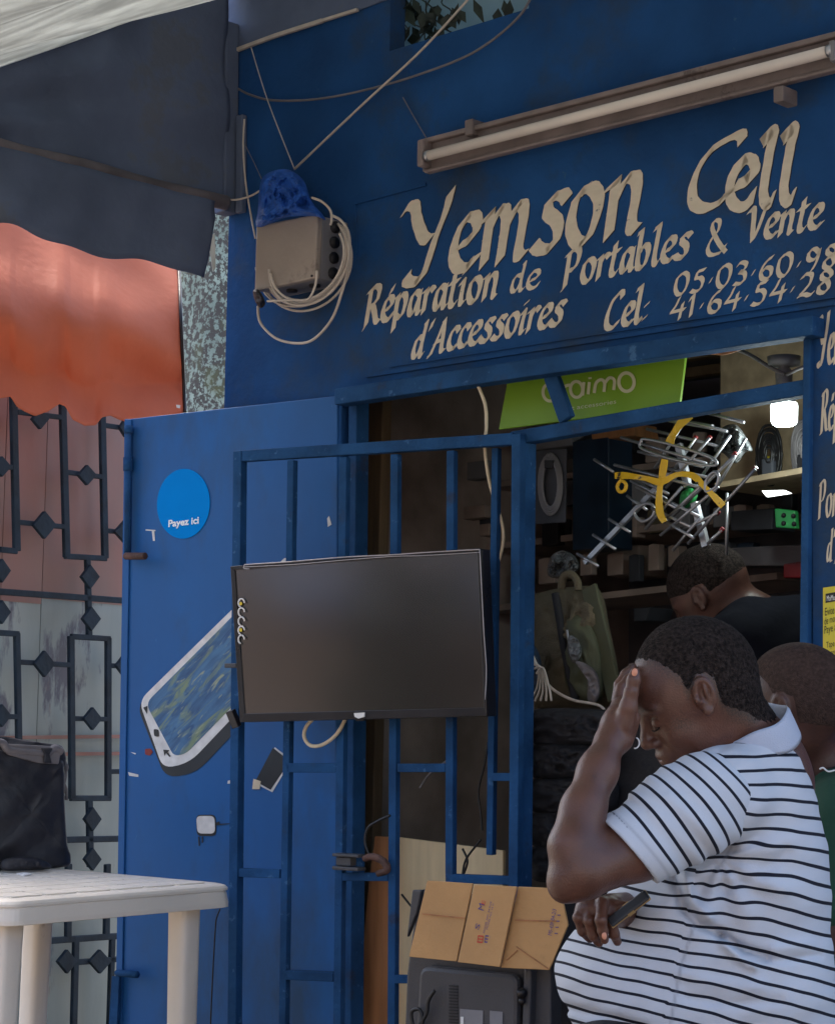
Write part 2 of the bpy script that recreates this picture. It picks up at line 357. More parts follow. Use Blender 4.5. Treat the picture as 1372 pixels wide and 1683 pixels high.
# ---------------------------------------------------------------- the shop
uL = FAC.uz(368, 700)[0]; uJ = FAC.uz(557, 900)[0]; uR = FAC.uz(1334, 800)[0]; uE = uR+1.3
zH = FAC.uz(950, 600)[1]; zT = 3.5
shop = empty('phone_repair_shop', FAC.p(uL, 0), 'small blue painted repair kiosk with hand lettered cream sign over its open front', 'shop')
SHOP_IN = 1.9
MB().slab(FAC, uL, uJ, 0, zH, -.06, 0).build('front_wall', 'wall_blue', shop, bevel=.004)
# header with the ragged vent hole near the top
h0, hz = FAC.uz(640, 84); h1, _ = FAC.uz(868, 84)
hb = MB()
hb.slab(FAC, uL, h0, zH, zT, -.06, 0).slab(FAC, h1, uE, zH, zT, -.06, 0).slab(FAC, h0, h1, zH, hz, -.06, 0)
hb.build('front_wall', 'wall_blue', shop)
MB().slab(FAC, uR, uE, 0, zH, -.06, 0).build('front_wall', 'wall_blue', shop)
tag(MB().slab(FAC, h0-.5, h1+.3, hz-.05, zT, -.16, -.14).build('vent_sheet', 'pane', shop), 'pale blue translucent sheet behind the ragged vent hole')
# room shell
MB().slab(FAC, uL, uL+.04, 0, 2.36, -SHOP_IN, -.062).build('side_wall', 'inner_wall', shop)
MB().slab(FAC, uE-.04, uE, 0, 2.36, -SHOP_IN, -.062).build('side_wall', 'inner_wall', shop)
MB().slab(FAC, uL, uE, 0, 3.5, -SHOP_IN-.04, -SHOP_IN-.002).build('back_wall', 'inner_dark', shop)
MB().slab(FAC, uL+.045, uE-.045, 2.36, 2.38, -SHOP_IN+.002, -.063).build('ceiling', 'ceiling_board', shop)
for k in range(7):
    o0 = -.30-.27*k
    MB().slab(FAC, uL+.05, uE-.05, 2.325, 2.358, o0-.045, o0).build('ceiling_beam', 'ceiling_beam', shop, bevel=.003)
for uu in (uR-.62, uR-.05):
    MB().slab(FAC, uu, uu+.05, 2.29, 2.324, -SHOP_IN+.01, -.07).build('ceiling_beam', 'ceiling_beam', shop, bevel=.003)
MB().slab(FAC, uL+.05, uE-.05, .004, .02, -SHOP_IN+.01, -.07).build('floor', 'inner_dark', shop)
# top and lower trims of the sign board, frame of the opening
tr = MB()
def facline(mb, pts, w, d, o=.0):
    for a, b in zip(pts[:-1], pts[1:]): mb.bar(FAC.at(*a, o+d/2), FAC.at(*b, o+d/2), w, d, FAC.n)
facline(tr, [(602, 618), (1372, 498)], .010, .008); facline(tr, [(640, 603), (1372, 488)], .004, .006)
facline(tr, [(584, 334), (700, 303)], .008, .006); facline(tr, [(584, 334), (588, 420)], .005, .005)
tr.build('sign_trim', 'wall_blue', shop)
fr = MB()
facline(fr, [(560, 654), (1345, 537)], .045, .05, .001)
fr.build('lintel', 'bar_blue', shop, bevel=.003)
jm = MB(); jm.bar(FAC.at(590, 662, -.03), FAC.at(580, 1700, -.03), .032, .05, FAC.n); jm.build('door_jamb', 'bar_blue', shop, bevel=.003)
jm = MB(); jm.bar(FAC.at(862, 716, -.02), FAC.at(852, 1690, -.02), .038, .05, FAC.n); jm.build('door_jamb', 'bar_blue', shop, bevel=.003)
jm = MB(); jm.bar(FAC.at(1331, 550, .0), FAC.at(1318, 1690, .0), .020, .03, FAC.n); jm.build('door_jamb', 'bar_blue', shop, bevel=.003)
tb = MB(); tb.bar(FAC.at(846, 722, -.02), FAC.at(1334, 637, -.02), .036, .04, FAC.n); tb.bar(FAC.at(906, 616, -.005), FAC.at(932, 690, -.005), .042, .02, FAC.n)
tb.build('transom_bar', 'bar_blue', shop, bevel=.003)
MB().bar(FAC.at(626, 600, -.38), FAC.at(600, 1690, -.38), .062, .04, FAC.n).build('inner_post', 'ochre_wood', shop, bevel=.003)
# pale strips drawn for light leaking past the top and corner of the front
e = MB(); 
for (a, b) in (((390, 82), (452, 59)), ((452, 59), (530, 34)), ((530, 34), (588, 16))): e.bar(FAC.at(*a, .010), FAC.at(*b, .010), .011 if a[0] < 500 else .008, .010, FAC.n)
e.build('edge_trim', 'cable_white', shop); e = MB()
for (a, b) in (((388, 84), (387, 124)), ((387, 124), (389, 150)), ((390, 190), (391, 214))): e.bar(FAC.at(*a, .006), FAC.at(*b, .006), .009, .008, FAC.n)
e.build('edge_trim', 'cable_white', shop)
e = MB().bar(FAC.at(374, 40, .03), FAC.at(371, 352, .03), .052, .05, FAC.n).bar(FAC.at(397, 190, .012), FAC.at(396, 350, .012), .03, .02, FAC.n)
e.build('corner_post', 'tarp_navy', shop, bevel=.004)
# sign lettering
sg = MB()
def W(word, p0, p1, xh, **k): nibword(sg, FAC, word, p0, p1, xh, **k)
W('Y', (668, 464), (750, 447), 86, wdt=.31, asc=.72, slant=-.04)
W('emson', (738, 449), (1066, 374), 84, wdt=.33, slant=.10)
W('C', (1128, 351), (1222, 331), 78, wdt=.31, asc=.62, slant=.12)
W('ell', (1192, 345), (1312, 330), 78, wdt=.28, asc=.70, slant=.10, mn=.6)
W('Réparation', (600, 535), (822, 487), 37, wdt=.37, slant=.15)
W('de', (838, 482), (888, 472), 28, wdt=.36, slant=.15)
W('Portables', (926, 473), (1134, 421), 36, wdt=.37, slant=.14)
W('&', (1160, 420), (1196, 412), 36, wdt=.26, slant=.05)
W('Vente', (1227, 398), (1352, 373), 36, wdt=.36, slant=.15)
W("d'Accessoires", (676, 590), (926, 532), 34, wdt=.37, slant=.22)
W('Cel:', (993, 543), (1066, 526), 34, wdt=.38, slant=.15)
W('05.03.60.98', (1106, 486), (1380, 437), 28, wdt=.33, slant=.12, asc=1)
W('41.64.54.28', (1100, 526), (1372, 478), 28, wdt=.33, slant=.12, asc=1)
W('Yemson', (1344, 602), (1425, 590), 50, wdt=.15, slant=.05)
W('Réparation', (1349, 710), (1445, 698), 42, wdt=.14, slant=.05)
W('Portables', (1345, 852), (1430, 840), 38, wdt=.14, slant=.05)
W("d'Accessoires", (1358, 925), (1470, 912), 34, wdt=.14, slant=.05)
# shadow edge strokes of the big words first (dark paint offset), then cream
sg.build('sign_lettering', 'cream_paint', shop)
sh = MB(); sg2, sg = sg, sh
def dk(word, p0, p1, xh, **k): nibword(sh, FAC, word, (p0[0]+1.2, p0[1]+1.0), (p1[0]+1.2, p1[1]+1.0), xh, off=.0004, **k)
dk('Y', (668, 464), (750, 447), 86, wdt=.32, asc=.72, slant=-.04)
dk('emson', (738, 449), (1066, 374), 84, wdt=.31, slant=.10)
dk('C', (1128, 351), (1222, 331), 78, wdt=.32, asc=.62, slant=.12)
dk('ell', (1192, 345), (1312, 330), 78, wdt=.28, asc=.70, slant=.10, mn=.6)
sh.build('sign_lettering', 'shade_paint', shop)
for o in shop.children:
    if o.name.startswith('sign_lettering') and o.data.materials[0] is M['shade_paint']: o['label'] = 'dark outline painted behind the large cream letters'

# ---------------------------------------------------------------- steel door leaf folded open
leaf = empty('steel_door', LEAF.p(0, 0), 'solid blue steel door leaf folded open left of the entrance with a painted phone on it', 'door')
zl = LEAF.uz(540, 652)[1]
p = [LEAF.at(192, 1690), LEAF.at(551, 1690), LEAF.at(555, 650), LEAF.at(207, 689)]
MB().prism(p, -LEAF.n, .03).build('door_panel', 'leaf_blue', leaf, bevel=.004)
MB().prism([LEAF.at(192, 1690, .0), LEAF.at(202, 1690, .0), LEAF.at(218, 689, .0), LEAF.at(207, 689, .0)], LEAF.n, .006).build('door_edge', 'leaf_blue', leaf, bevel=.002)
MB().tube([LEAF.at(212, 702, .02), LEAF.at(210, 914, .02)], .0105, 10).tube([LEAF.at(212, 700, .02), LEAF.at(212, 712, .02)], .014, 10).tube([LEAF.at(211, 752, .02), LEAF.at(211, 774, .02)], .015, 10).build('slide_bolt', 'bar_blue', leaf)
MB().tube([LEAF.at(207, 914, .03), LEAF.at(239, 914, .05)], .011, 10).build('bolt_handle', 'rust', leaf, bevel=.002)
MB().tube([LEAF.at(193, 1599, .02), LEAF.at(226, 1602, .04)], .010, 10).build('bolt_handle', 'bar_blue', leaf)
MB().prism([LEAF.at(188, 1604, .012), LEAF.at(200, 1604, .012), LEAF.at(196, 1690, .012), LEAF.at(183, 1690, .012)], LEAF.n, .01).build('slide_bolt', 'bar_blue', leaf)
# painted phone mural: shadow, white body, brushed screen, marks
def rounded(pts, rad, n=5):
    out = []; k = len(pts)
    for i in range(k):
        a, b, c = Vector(pts[i-1]), Vector(pts[i]), Vector(pts[(i+1) % k]); r = rad[i] if isinstance(rad, (list, tuple)) else rad
        p0 = b+(a-b).normalized()*r; p1 = b+(c-b).normalized()*r
        for j in range(n+1):
            t = j/n; out.append(p0*(1-t)**2+b*2*t*(1-t)+p1*t*t)
    return out
def mural(pl, pts, off, mt, name, parent, rad=0, th=.0008):
    pts = [(q[0], q[1], 0) for q in pts]; pts = rounded(pts, rad) if rad else [Vector(q) for q in pts]
    return MB().prism([pl.at(q.x, q.y, off) for q in pts], pl.n, th).build(name, mt, parent)
ph = mural(LEAF, [(470, 921), (226, 1160), (272, 1278), (322, 1272), (520, 1060)], .0008, 'phone_dark', 'painted_phone', leaf, [5, 18, 20, 26, 5])
ph['label'] = 'hand painted tilted smartphone, white bezel with blue and yellow brushed screen'
mural(LEAF, [(470, 915), (229, 1152), (268, 1262), (310, 1256), (510, 1045)], .0018, 'phone_white', 'phone_bezel', ph, [5, 18, 16, 26, 5])
mural(LEAF, [(465, 930), (240, 1156), (286, 1242), (305, 1240), (505, 1035)], .0028, 'mural_screen', 'phone_screen', ph, [5, 14, 8, 12, 5])
mural(LEAF, [(236, 1163), (243, 1160), (242, 1173)], .0038, 'phone_dark', 'phone_mark', ph)
mural(LEAF, [(253, 1198), (261, 1199), (262, 1211), (254, 1210)], .0038, 'phone_dark', 'phone_mark', ph, 3)
mural(LEAF, [(269, 1232), (279, 1233), (276, 1236), (281, 1243), (279, 1244), (273, 1237), (271, 1242)], .0038, 'phone_dark', 'phone_mark', ph)
ch = mural(LEAF, [(323, 1339), (355, 1339), (356, 1374), (324, 1374)], .0008, 'phone_dark', 'painted_charger', leaf, 8)
ch['label'] = 'small painted white charger with black pins'
mural(LEAF, [(323, 1341), (353, 1341), (354, 1370), (325, 1370)], .0018, 'phone_white', 'charger_body', ch, 8)
for q in ([(326, 1375), (328, 1375), (329, 1390), (327, 1390)], [(332, 1375), (334, 1375), (334, 1385), (332, 1385)], [(355, 1352), (361, 1350), (361, 1354), (380, 1353), (380, 1354), (361, 1356), (355, 1357)]):
    mural(LEAF, q, .0018, 'phone_dark', 'charger_pin', ch)
bt = mural(LEAF, [(452, 1228), (472, 1243), (472, 1262), (448, 1302), (420, 1288)], .0008, 'phone_white', 'painted_battery', leaf, 0)
bt['label'] = 'small painted dark battery with white edges'
mural(LEAF, [(449, 1229), (470, 1246), (470, 1261), (445, 1298), (420, 1284)], .0018, 'phone_dark', 'battery_body', bt)
mural(LEAF, [(417, 1280), (429, 1284), (427, 1297), (415, 1297)], .0028, 'cable_cream', 'battery_tab', bt)
ck = MB()
for q in ([(375, 1283), (381, 1282), (381, 1288), (374, 1288)], [(250, 872), (254, 872), (255, 889), (252, 889)], [(240, 870), (256, 871), (256, 873), (240, 872)], [(211, 1269), (228, 1273), (228, 1277), (213, 1275)], [(215, 1236), (224, 1238), (223, 1240)], [(290, 665), (297, 666), (296, 671), (291, 670)], [(538, 852), (541, 848), (545, 862), (539, 866)]):
    ck.prism([LEAF.at(*r, .001) for r in q], LEAF.n, .0006)
ck.build('paint_chip', 'phone_white', leaf)['label'] = 'pale scuffed paint chips'
mural(LEAF, [(239, 1231), (248, 1230), (252, 1236), (247, 1242), (239, 1240)], .001, 'red_plastic', 'paint_chip', leaf, 2)['label'] = 'small red paint chip'
# round sticker
c0 = (302, 828)
stk = empty('round_sticker', LEAF.at(302, 885), 'round bright blue sticker reading Payez ici on the blue steel door', 'sticker')
MB().prism([LEAF.at(c0[0]+43.5*math.cos(t*math.pi/24), c0[1]+57.5*math.sin(t*math.pi/24)-2.2*math.cos(t*math.pi/24), .0015) for t in range(48)], LEAF.n, .001).build('sticker_disc', 'sticker_blue', stk)
sanstext('Payez ici', LEAF, 277, 866, (327, 860), 11, 'sticker_text', 'sticker_writing', stk, off=.004, bold=.03)

# ---------------------------------------------------------------- barred gate standing open in front
gate = empty('barred_gate', GATE.p(0, 0), 'blue welded bar gate standing half open with a television hung on it', 'gate')
def gbar(name, x0, y0, x1, y1, wpx, o=0, d=.022, pl=GATE, par=gate, mt='bar_blue'):
    a = pl.at(x0, y0, o); b = pl.at(x1, y1, o); w = wpx*(a-CAM).length/FPX
    if abs(x1-x0) < abs(y1-y0): w /= max(.3, abs(pl.a.dot(Vector((1, 0, 0)))))
    return MB().bar(a, b, w, d, pl.n).build(name, mt, par, bevel=.002)
gbar('gate_stile', 395, 742, 386, 1700, 14, d=.03); gbar('gate_stile', 852, 714, 846, 1700, 14, d=.03)
gbar('gate_rail', 402, 750, 846, 722, 18, d=.028)
for q in ((481, 757, 467, 1700, 11), (567, 752, 557, 1700, 12), (651, 747, 646, 1700, 12), (743, 741, 741, 1437, 12)): gbar('gate_bar', *q)
gbar('gate_bar', 816, 737, 807, 1405, 10, o=-.03)
for q in ((475, 1262, 556, 1262, 15), (396, 1434, 463, 1436, 14), (470, 1602, 551, 1605, 15), (656, 1262, 735, 1262, 14), (566, 1441, 641, 1441, 13), (735, 1443, 842, 1447, 14), (813, 1277, 842, 1277, 13), (651, 1609, 676, 1609, 13)): gbar('gate_crossbar', *q)
MB().slab(GATE, *[GATE.uz(563, 1410)[0], GATE.uz(606, 1410)[0]], GATE.uz(600, 1430)[1], GATE.uz(600, 1424)[1], .012, .05).slab(GATE, GATE.uz(563, 1410)[0], GATE.uz(606, 1410)[0], GATE.uz(600, 1408)[1], GATE.uz(600, 1403)[1], .012, .05).slab(GATE, GATE.uz(566, 1410)[0], GATE.uz(590, 1410)[0], GATE.uz(600, 1423)[1], GATE.uz(600, 1409)[1], .012, .04).build('latch', 'tv_grey', gate, bevel=.002)
lk = spline([GATE.at(x, y, .035) for x, y in ((598, 1412), (612, 1408), (630, 1416), (636, 1430), (620, 1436))], 6)
MB().tube(lk, [.011*(1-.5*abs(i/(len(lk)-1)-.5)) for i in range(len(lk))], 8).build('latch', 'rust', gate)

# ---------------------------------------------------------------- television hung on the gate
TVP = Plane(P(385, 1180, 5.40), P(801, 1180, 4.99))
tv = empty('television', TVP.at(600, 1186), 'flat black television with dusty brownish screen hung on the barred gate', 'television')
c = [(381, 931), (791, 901), (802, 1177), (397, 1187)]
body = MB().prism([TVP.at(*q, -.0) for q in c], -TVP.n, .045).build('back_shell', 'tv_black', tv, bevel=.004)
def inset(c, l, t, r, b): return [(c[0][0]+l, c[0][1]+t), (c[1][0]-r, c[1][1]+t), (c[2][0]-r, c[2][1]-b), (c[3][0]+l, c[3][1]-b)]
ci = inset(c, 7, 6, 5, 14)
bz = MB(); A = [TVP.at(*q, .001) for q in c]; B = [TVP.at(*q, .001) for q in ci]
for i in range(4):
    j = (i+1) % 4; q = [A[i], A[j], B[j], B[i]]; bz.prism(q, TVP.n, .007)
bz.build('bezel', 'tv_black', tv, bevel=.0015)
MB().prism([TVP.at(*q, .0015) for q in ci], TVP.n, .002).build('screen', 'tv_screen' if 'tv_screen' in M else mat('tv_screen', (.018, .014, .013), .10, col2=(.022, .016, .014), scale=1.5, spec=1.0, dirt=((.026, .020, .019), 4, .6)), tv)
tvm = M['tv_screen'].node_tree; tvm.nodes['Principled BSDF'].inputs['IOR'].default_value = 1.9
for l_ in list(tvm.nodes['Principled BSDF'].inputs['Roughness'].links): tvm.links.remove(l_)
tvm.nodes['Principled BSDF'].inputs['Roughness'].default_value = .13
f = MB(); 
tp = [(402, 928), (480, 923), (560, 916), (640, 912), (700, 908), (788, 903)]
f.tube(spline([TVP.at(*q, .010) for q in tp], 4), .0016, 6); f.tube(spline([TVP.at(q[0], q[1]+4+1.5*math.sin(q[0]), .010) for q in tp], 4), .0011, 6)
f.tube(spline([TVP.at(*q, .010) for q in ((788, 903), (791, 960), (795, 1040), (799, 1100), (797, 1150))], 4), .0013, 6)
f.tube(spline([TVP.at(*q, .010) for q in ((402, 928), (401, 934), (410, 935))], 4), .0014, 6)
f.build('protective_film', 'tv_film', tv)['label'] = 'frayed pale edge of the protective film'
MB().prism([TVP.at(*q, .009) for q in ((583, 1172), (600, 1171), (600, 1178), (590, 1181), (584, 1178))], TVP.n, .004).build('badge', 'label_white', tv)
MB().prism([TVP.at(*q, -.01) for q in ((588, 1180), (603, 1180), (602, 1185), (590, 1185))], TVP.n, .014).build('sensor', 'tv_black', tv)
ss = MB()
for k in range(5):
    y = 991+k*15; a = [TVP.at(397+5*math.cos(t*math.pi/7+1.8)*(1), y+7*math.sin(t*math.pi/7+1.8), .0095) for t in range(11)]
    ss.tube(a, .0022, 6)
ss.build('edge_sticker', 'label_white', tv)['label'] = 'strip of small white scalloped rings on the screen edge'
for k in (0, 3): MB().prism([TVP.at(396+2.5*math.cos(t*math.pi/5), 992+k*14.5+3*math.sin(t*math.pi/5), .0085) for t in range(10)], TVP.n, .001).build('edge_sticker', 'poster_yellow', tv)
MB().bar(TVP.at(371, 1094, .0), TVP.at(390, 1094, .0), .012, .012, TVP.n).build('wall_bracket', 'tv_grey', tv, bevel=.002)
MB().bar(TVP.at(379, 1168, .005), TVP.at(390, 1195, -.01), .022, .02, TVP.n).build('wall_bracket', 'tv_black', tv, bevel=.002)
cable('power_cable', [GATE.at(x, y, .02) for x, y in ((522, 1176), (505, 1192), (500, 1210), (510, 1225), (530, 1224), (552, 1208), (566, 1185), (570, 1170))], .0052, 'cable_cream', 'cream cable looping below the television on the gate')
cable('power_cable', [GATE.at(x, y, -.04) for x, y in ((784, 630), (797, 665), (799, 700), (797, 742), (806, 800), (822, 850), (827, 885), (818, 925), (797, 968), (780, 990))], .0046, 'cable_cream', 'cream cable hanging from the lintel down to the top corner of the television')

# ---------------------------------------------------------------- fluorescent fixture
tl = empty('tube_light_fixture', FAC.at(1036, 290), 'long dusty fluorescent tube fixture mounted above the painted sign, unlit', 'light fixture')
o1 = .09
def fxb(a, b, w, d, name, mt, bev=.004, o=o1, par=tl): return MB().bar(FAC.at(*a, o), FAC.at(*b, o), w, d, FAC.n).build(name, mt, par, bevel=bev)
fxb((700, 260), (1420, 73), .082, .03, 'housing', 'housing', o=.05)
fxb((699, 234), (1420, 47), .014, .030, 'housing', 'housing', o=.066); fxb((701, 283), (1420, 103), .010, .024, 'housing', 'housing', o=.064); fxb((700, 250), (1420, 63), .004, .012, 'housing', 'housing', o=.066)
MB().bar(FAC.at(697, 256, .07), FAC.at(707, 253.5, .07), .075, .06, FAC.n).build('end_cap', 'housing', tl, bevel=.006)
MB().bar(FAC.at(1368, 88, .08), FAC.at(1378, 85, .08), .05, .04, FAC.n).build('end_cap', 'box_side', tl, bevel=.006)
MB().tube([FAC.at(704, 256, o1), FAC.at(1362, 84, o1)], .0135, 14).build('fluorescent_tube', 'tube_glass', tl)
MB().tube([FAC.at(700, 257, o1), FAC.at(706, 255.5, o1)], .0145, 14).build('tube_cap', 'steel', tl); MB().tube([FAC.at(1360, 84.5, o1), FAC.at(1368, 82.4, o1)], .0145, 14).build('tube_cap', 'steel', tl)
for (x, y) in ((782, 212), (1290, 158)): MB().bar(FAC.at(x, y-12, .06), FAC.at(x, y+14, .06), .028, .06, FAC.n).build('bracket', 'housing', tl, bevel=.004)
cable('thin_wire', [FAC.at(x, y, .01) for x, y in ((662, 160), (680, 192), (700, 226))], .0015, 'cable_grey', 'thin grey wire dropping to the left end of the tube fixture')

# ---------------------------------------------------------------- junction box with blue bag and coiled cable
jb = empty('junction_box', FAC.at(470, 480, .1), 'beige plastic junction box with knockout holes on the blue wall', 'junction box')
bu0, bz1 = FAC.uz(421, 371, .16); bu1, _ = FAC.uz(522, 352, .16); bz0 = FAC.uz(421, 480, .16)[1]
# lid quad traced at the front face, sides run back to the wall
cl = [FAC.at(*q, .125) for q in ((421, 371), (522, 351), (517, 457), (418, 479))]
MB().prism([x for x in cl], -FAC.n, .022).build('lid', 'box_plastic', jb, bevel=.005)
cb = [x-FAC.n*.024 for x in cl]; MB().prism([x.lerp(sum(cb, Vector())/4, .025) for x in cb], -FAC.n, .098).build('box_body', 'box_side', jb, bevel=.004)
ctr = sum(cl, Vector())/4
kn = MB(); ur = (cl[1]-cl[0]).normalized()
rightc = (cl[1]+cl[2])/2; dn = (cl[2]-cl[1])
for k in range(4):
    for (fr_, oo) in ((.14+.24*k, .055),):
        c_ = cl[1]+dn*fr_ - FAC.n*(.125-oo) - ur*.0; c_ = c_ - ur*((cl[1]-ctr).length*.0)
        MB().tube([c_ - ur*.01 + ur*.0, c_ + ur*.0035], .017, 12).build('knockout', 'black_hole', jb)
bot = cl[3]-cl[2]
for k in range(2):
    c_ = cl[3]-bot*(.35+.38*k) - FAC.n*(.125-.06); MB().tube([c_+Z*.008, c_-Z*.004], .016, 12).build('knockout', 'black_hole', jb)
MB().tube([cl[2].lerp(ctr, .08)+FAC.n*.0, cl[2].lerp(ctr, .08)+FAC.n*.003], .0035, 8).build('screw', 'black_hole', jb)
def crumple(name, outline, pl, off, th, mt, seed=1, amp=.02, label=None, cat=None, parent=None, n=16, foldk=9):
    """closed crumpled bag from a pixel outline with a bulging, creased front"""
    rnd = random.Random(seed); mb = MB(); k = len(outline); cx = sum(q[0] for q in outline)/k; cy = sum(q[1] for q in outline)/k
    ol = spline([(q[0], q[1], 0) for q in outline], 6, True); K = len(ol); vs = []; fs = []
    for side in (1, -1):
        for j in range(n+1):
            t = 1-j/n
            for i, q in enumerate(ol):
                x = cx+(q.x-cx)*t; y = cy+(q.y-cy)*t; a = math.atan2(q.y-cy, q.x-cx)
                b = math.sqrt(max(0, 1-t**2.2))*th*(1 if side == 1 else .3)
                if 0 < j: b += amp*(1.6-3.4*abs(mnoise.noise(Vector((x*.045, y*.045, seed*3.1))))-1.6*abs(mnoise.noise(Vector((x*.12, y*.12, seed*5.7)))))*min(1, (1-t)*5)*(1 if side == 1 else .2)*(t if j > n-2 else 1)
                vs.append(pl.at(x, y, off+side*b))
    for s_ in range(2):
        b0 = s_*(n+1)*K
        for j in range(n):
            for i in range(K):
                i2 = (i+1) % K; q = (b0+j*K+i, b0+j*K+i2, b0+(j+1)*K+i2, b0+(j+1)*K+i); fs.append(q if s_ == 0 else q[::-1])
    mb.add(vs, fs, mt not in ('blue_bag', 'clear_bag')); o = mb.build(name, mt, parent)
    if label: tag(o, label, cat)
    return o
crumple('plastic_bag', [(430, 296), (452, 280), (478, 280), (500, 298), (512, 330), (530, 352), (535, 362), (518, 356), (470, 358), (424, 374), (424, 345)], FAC, .12, .05, 'blue_bag', 3, .016, 'crumpled blue plastic bag stuffed on top of the beige junction box', 'plastic bag')
coil = MB(); rnd = random.Random(4)
def loopx(cx, cy, a, b, rot, o, r=.0036, ph0=0, ph1=2*math.pi):
    pts = []
    for i in range(41):
        t = ph0+(ph1-ph0)*i/40; x = a*math.cos(t); y = b*math.sin(t); pts.append(FAC.at(cx+x*math.cos(rot)-y*math.sin(rot), cy+x*math.sin(rot)+y*math.cos(rot), o))
    coil.tube(pts, r, 8)
for k in range(8):
    loopx(498+rnd.uniform(-5, 6)+k*.8, 428+rnd.uniform(-6, 7), 72-2.2*k+rnd.uniform(-2, 2), 86-2*k+rnd.uniform(-4, 4), .55+rnd.uniform(-.06, .06), .05+.014*k, ph0=-1.2, ph1=2.5+rnd.uniform(-.2, .3))
coil.tube(spline([FAC.at(x, y, .12) for x, y in ((424, 503), (428, 530), (452, 555), (485, 564), (515, 558), (545, 525), (562, 480), (572, 440), (575, 405), (572, 380), (560, 362), (545, 354))], 10), .0038, 8)
coil.tube(spline([FAC.at(x, y, .17) for x, y in ((513, 325), (530, 332), (543, 346), (545, 362), (543, 370))], 8), .0034, 8)
coil.tube(spline([FAC.at(x, y, .175) for x, y in ((521, 445), (518, 470), (506, 492), (480, 493), (440, 495))], 8), .0034, 8)
tag(coil.build('cable_coil', 'cable_white'), 'loose coil of off-white cable hung around the beige junction box', 'cable')
crumple('tape_knot', [(416, 478), (424, 476), (432, 486), (436, 500), (428, 506), (419, 494)], FAC, .13, .02, 'black_hole', 2, .006, 'black tape knot binding the coil under the junction box', 'tape')
cable('thin_wire', [FAC.at(x, y, .03) for x, y in ((413, 78), (440, 165), (484, 278))], .0016, 'cable_white', 'thin pale wire running down from the top edge to the blue bag')
cable('electric_wire', [FAC.at(x, y, .04) for x, y in ((484, 278), (600, 168), (690, 85), (768, 0), (800, -40))], .0034, 'cable_white', 'pale wire rising diagonally from the blue bag past the vent hole')
cable('electric_wire', [FAC.at(x, y, .02) for x, y in ((392, 146), (412, 156), (450, 165), (520, 163), (600, 148), (690, 122), (780, 85), (850, 30), (880, -20))], .0034, 'cable_grey', 'grey wire sagging across the upper wall towards the vent hole')
cable('electric_wire', [FAC.at(x, y, .05) for x, y in ((402, 196), (400, 240), (404, 300), (412, 350), (420, 392))], .0028, 'cable_white', 'pale wire dropping beside the corner post to the left of the junction box')
cable('electric_wire', [FAC.at(x, y, .06) for x, y in ((366, 328), (390, 328), (412, 322), (428, 313))], .003, 'cable_white', 'short pale wire running from the awning corner into the blue bag')
cable('thin_wire', [FAC.at(x, y, .05) for x, y in ((404, 240), (418, 268), (430, 294))], .0012, 'cable_grey', 'very thin grey wire slanting from the corner post to the blue bag')
MB_ = MB().tube([FAC.at(363, 325, .09), FAC.at(363, 333, .09)], .006, 8).build('white_insulator', 'label_white'); tag(MB_, 'tiny white insulator at the corner of the dark awning', 'insulator')

# leaves seen in the vent hole
vn = MB(); rnd = random.Random(11)
for k in range(9):
    x = rnd.uniform(635, 760); y = rnd.uniform(-30, 20); pts = [(x, y)]
    for j in range(4): x += rnd.uniform(-26, 26); y += rnd.uniform(12, 26); pts.append((x, min(y, 92)))
    vn.tube(spline([FAC.at(a, b, -.10+rnd.uniform(0, .05)) for a, b in pts], 4), .0022, 5)
for k in range(48):
    x = rnd.choice([rnd.uniform(645, 760), rnd.uniform(645, 880)]); y = rnd.uniform(-10, 62)*(1 if x < 760 else .6); a = rnd.uniform(.9, 2.4); L = rnd.uniform(16, 40)*(1.2 if y < 8 else 1); wd = rnd.uniform(5, 11); o = rnd.uniform(-.12, -.06)
    ca, sa = math.cos(a), math.sin(a)
    q = [(x, y, o), (x+ca*L*.4-sa*wd, y+sa*L*.4+ca*wd, o+.008), (x+ca*L, y+sa*L, o), (x+ca*L*.4+sa*wd, y+sa*L*.4-ca*wd, o-.006)]
    vn.add([FAC.at(*r) for r in q], [(0, 1, 2), (0, 2, 3)])
tag(vn.build('climbing_vine', 'vine'), 'dark leafy vine hanging across the ragged vent hole at the top of the wall', 'plant')

# ---------------------------------------------------------------- awning
aw = empty('tarp_awning', cr, 'dark navy tarpaulin awning hung over the shop front from a pipe frame', 'awning')
def sheetgrid(fn, nx, ny, th=.003, nrm=None):
    mb = MB(); vs = [fn(i/nx, j/ny) for j in range(ny+1) for i in range(nx+1)]
    fs = [(j*(nx+1)+i, j*(nx+1)+i+1, (j+1)*(nx+1)+i+1, (j+1)*(nx+1)+i) for j in range(ny) for i in range(nx)]
    return mb.add(vs, fs, True)
def side_fn(i, j):      # side curtain
    x = -160+i*(374+160); yt = 93+(0-105)*(x/350.0); yb = 238+(338-238)*(x/370.0)+6*math.sin(i*9)
    y = yt+(yb-yt)*j
    return SIDE.at(x, y, .0)+SIDE.n*(.004*math.sin(i*21+j*4)+.012*math.sin(i*7-j*9)*math.sin(j*math.pi)+.004*math.sin(j*17+i*5))
o = sheetgrid(side_fn, 60, 24).build('side_curtain', 'tarp_navy', aw); o.modifiers.new('s', 'SOLIDIFY').thickness = .003
def val_fn(i, j):
    x = -160+i*(352+160); yt = 240+(335-240)*(x/370.0); yb = 372+(463-372)*((x)/350.0)+5*math.sin(i*13)+3*math.sin(i*31)
    if x > 338: yb -= (x-338)*7
    return SIDE.at(x, yt+(yb-yt)*j, .05)+SIDE.n*(.003*math.sin(i*34+j*3)+.010*math.sin(i*11+j*5)*j)
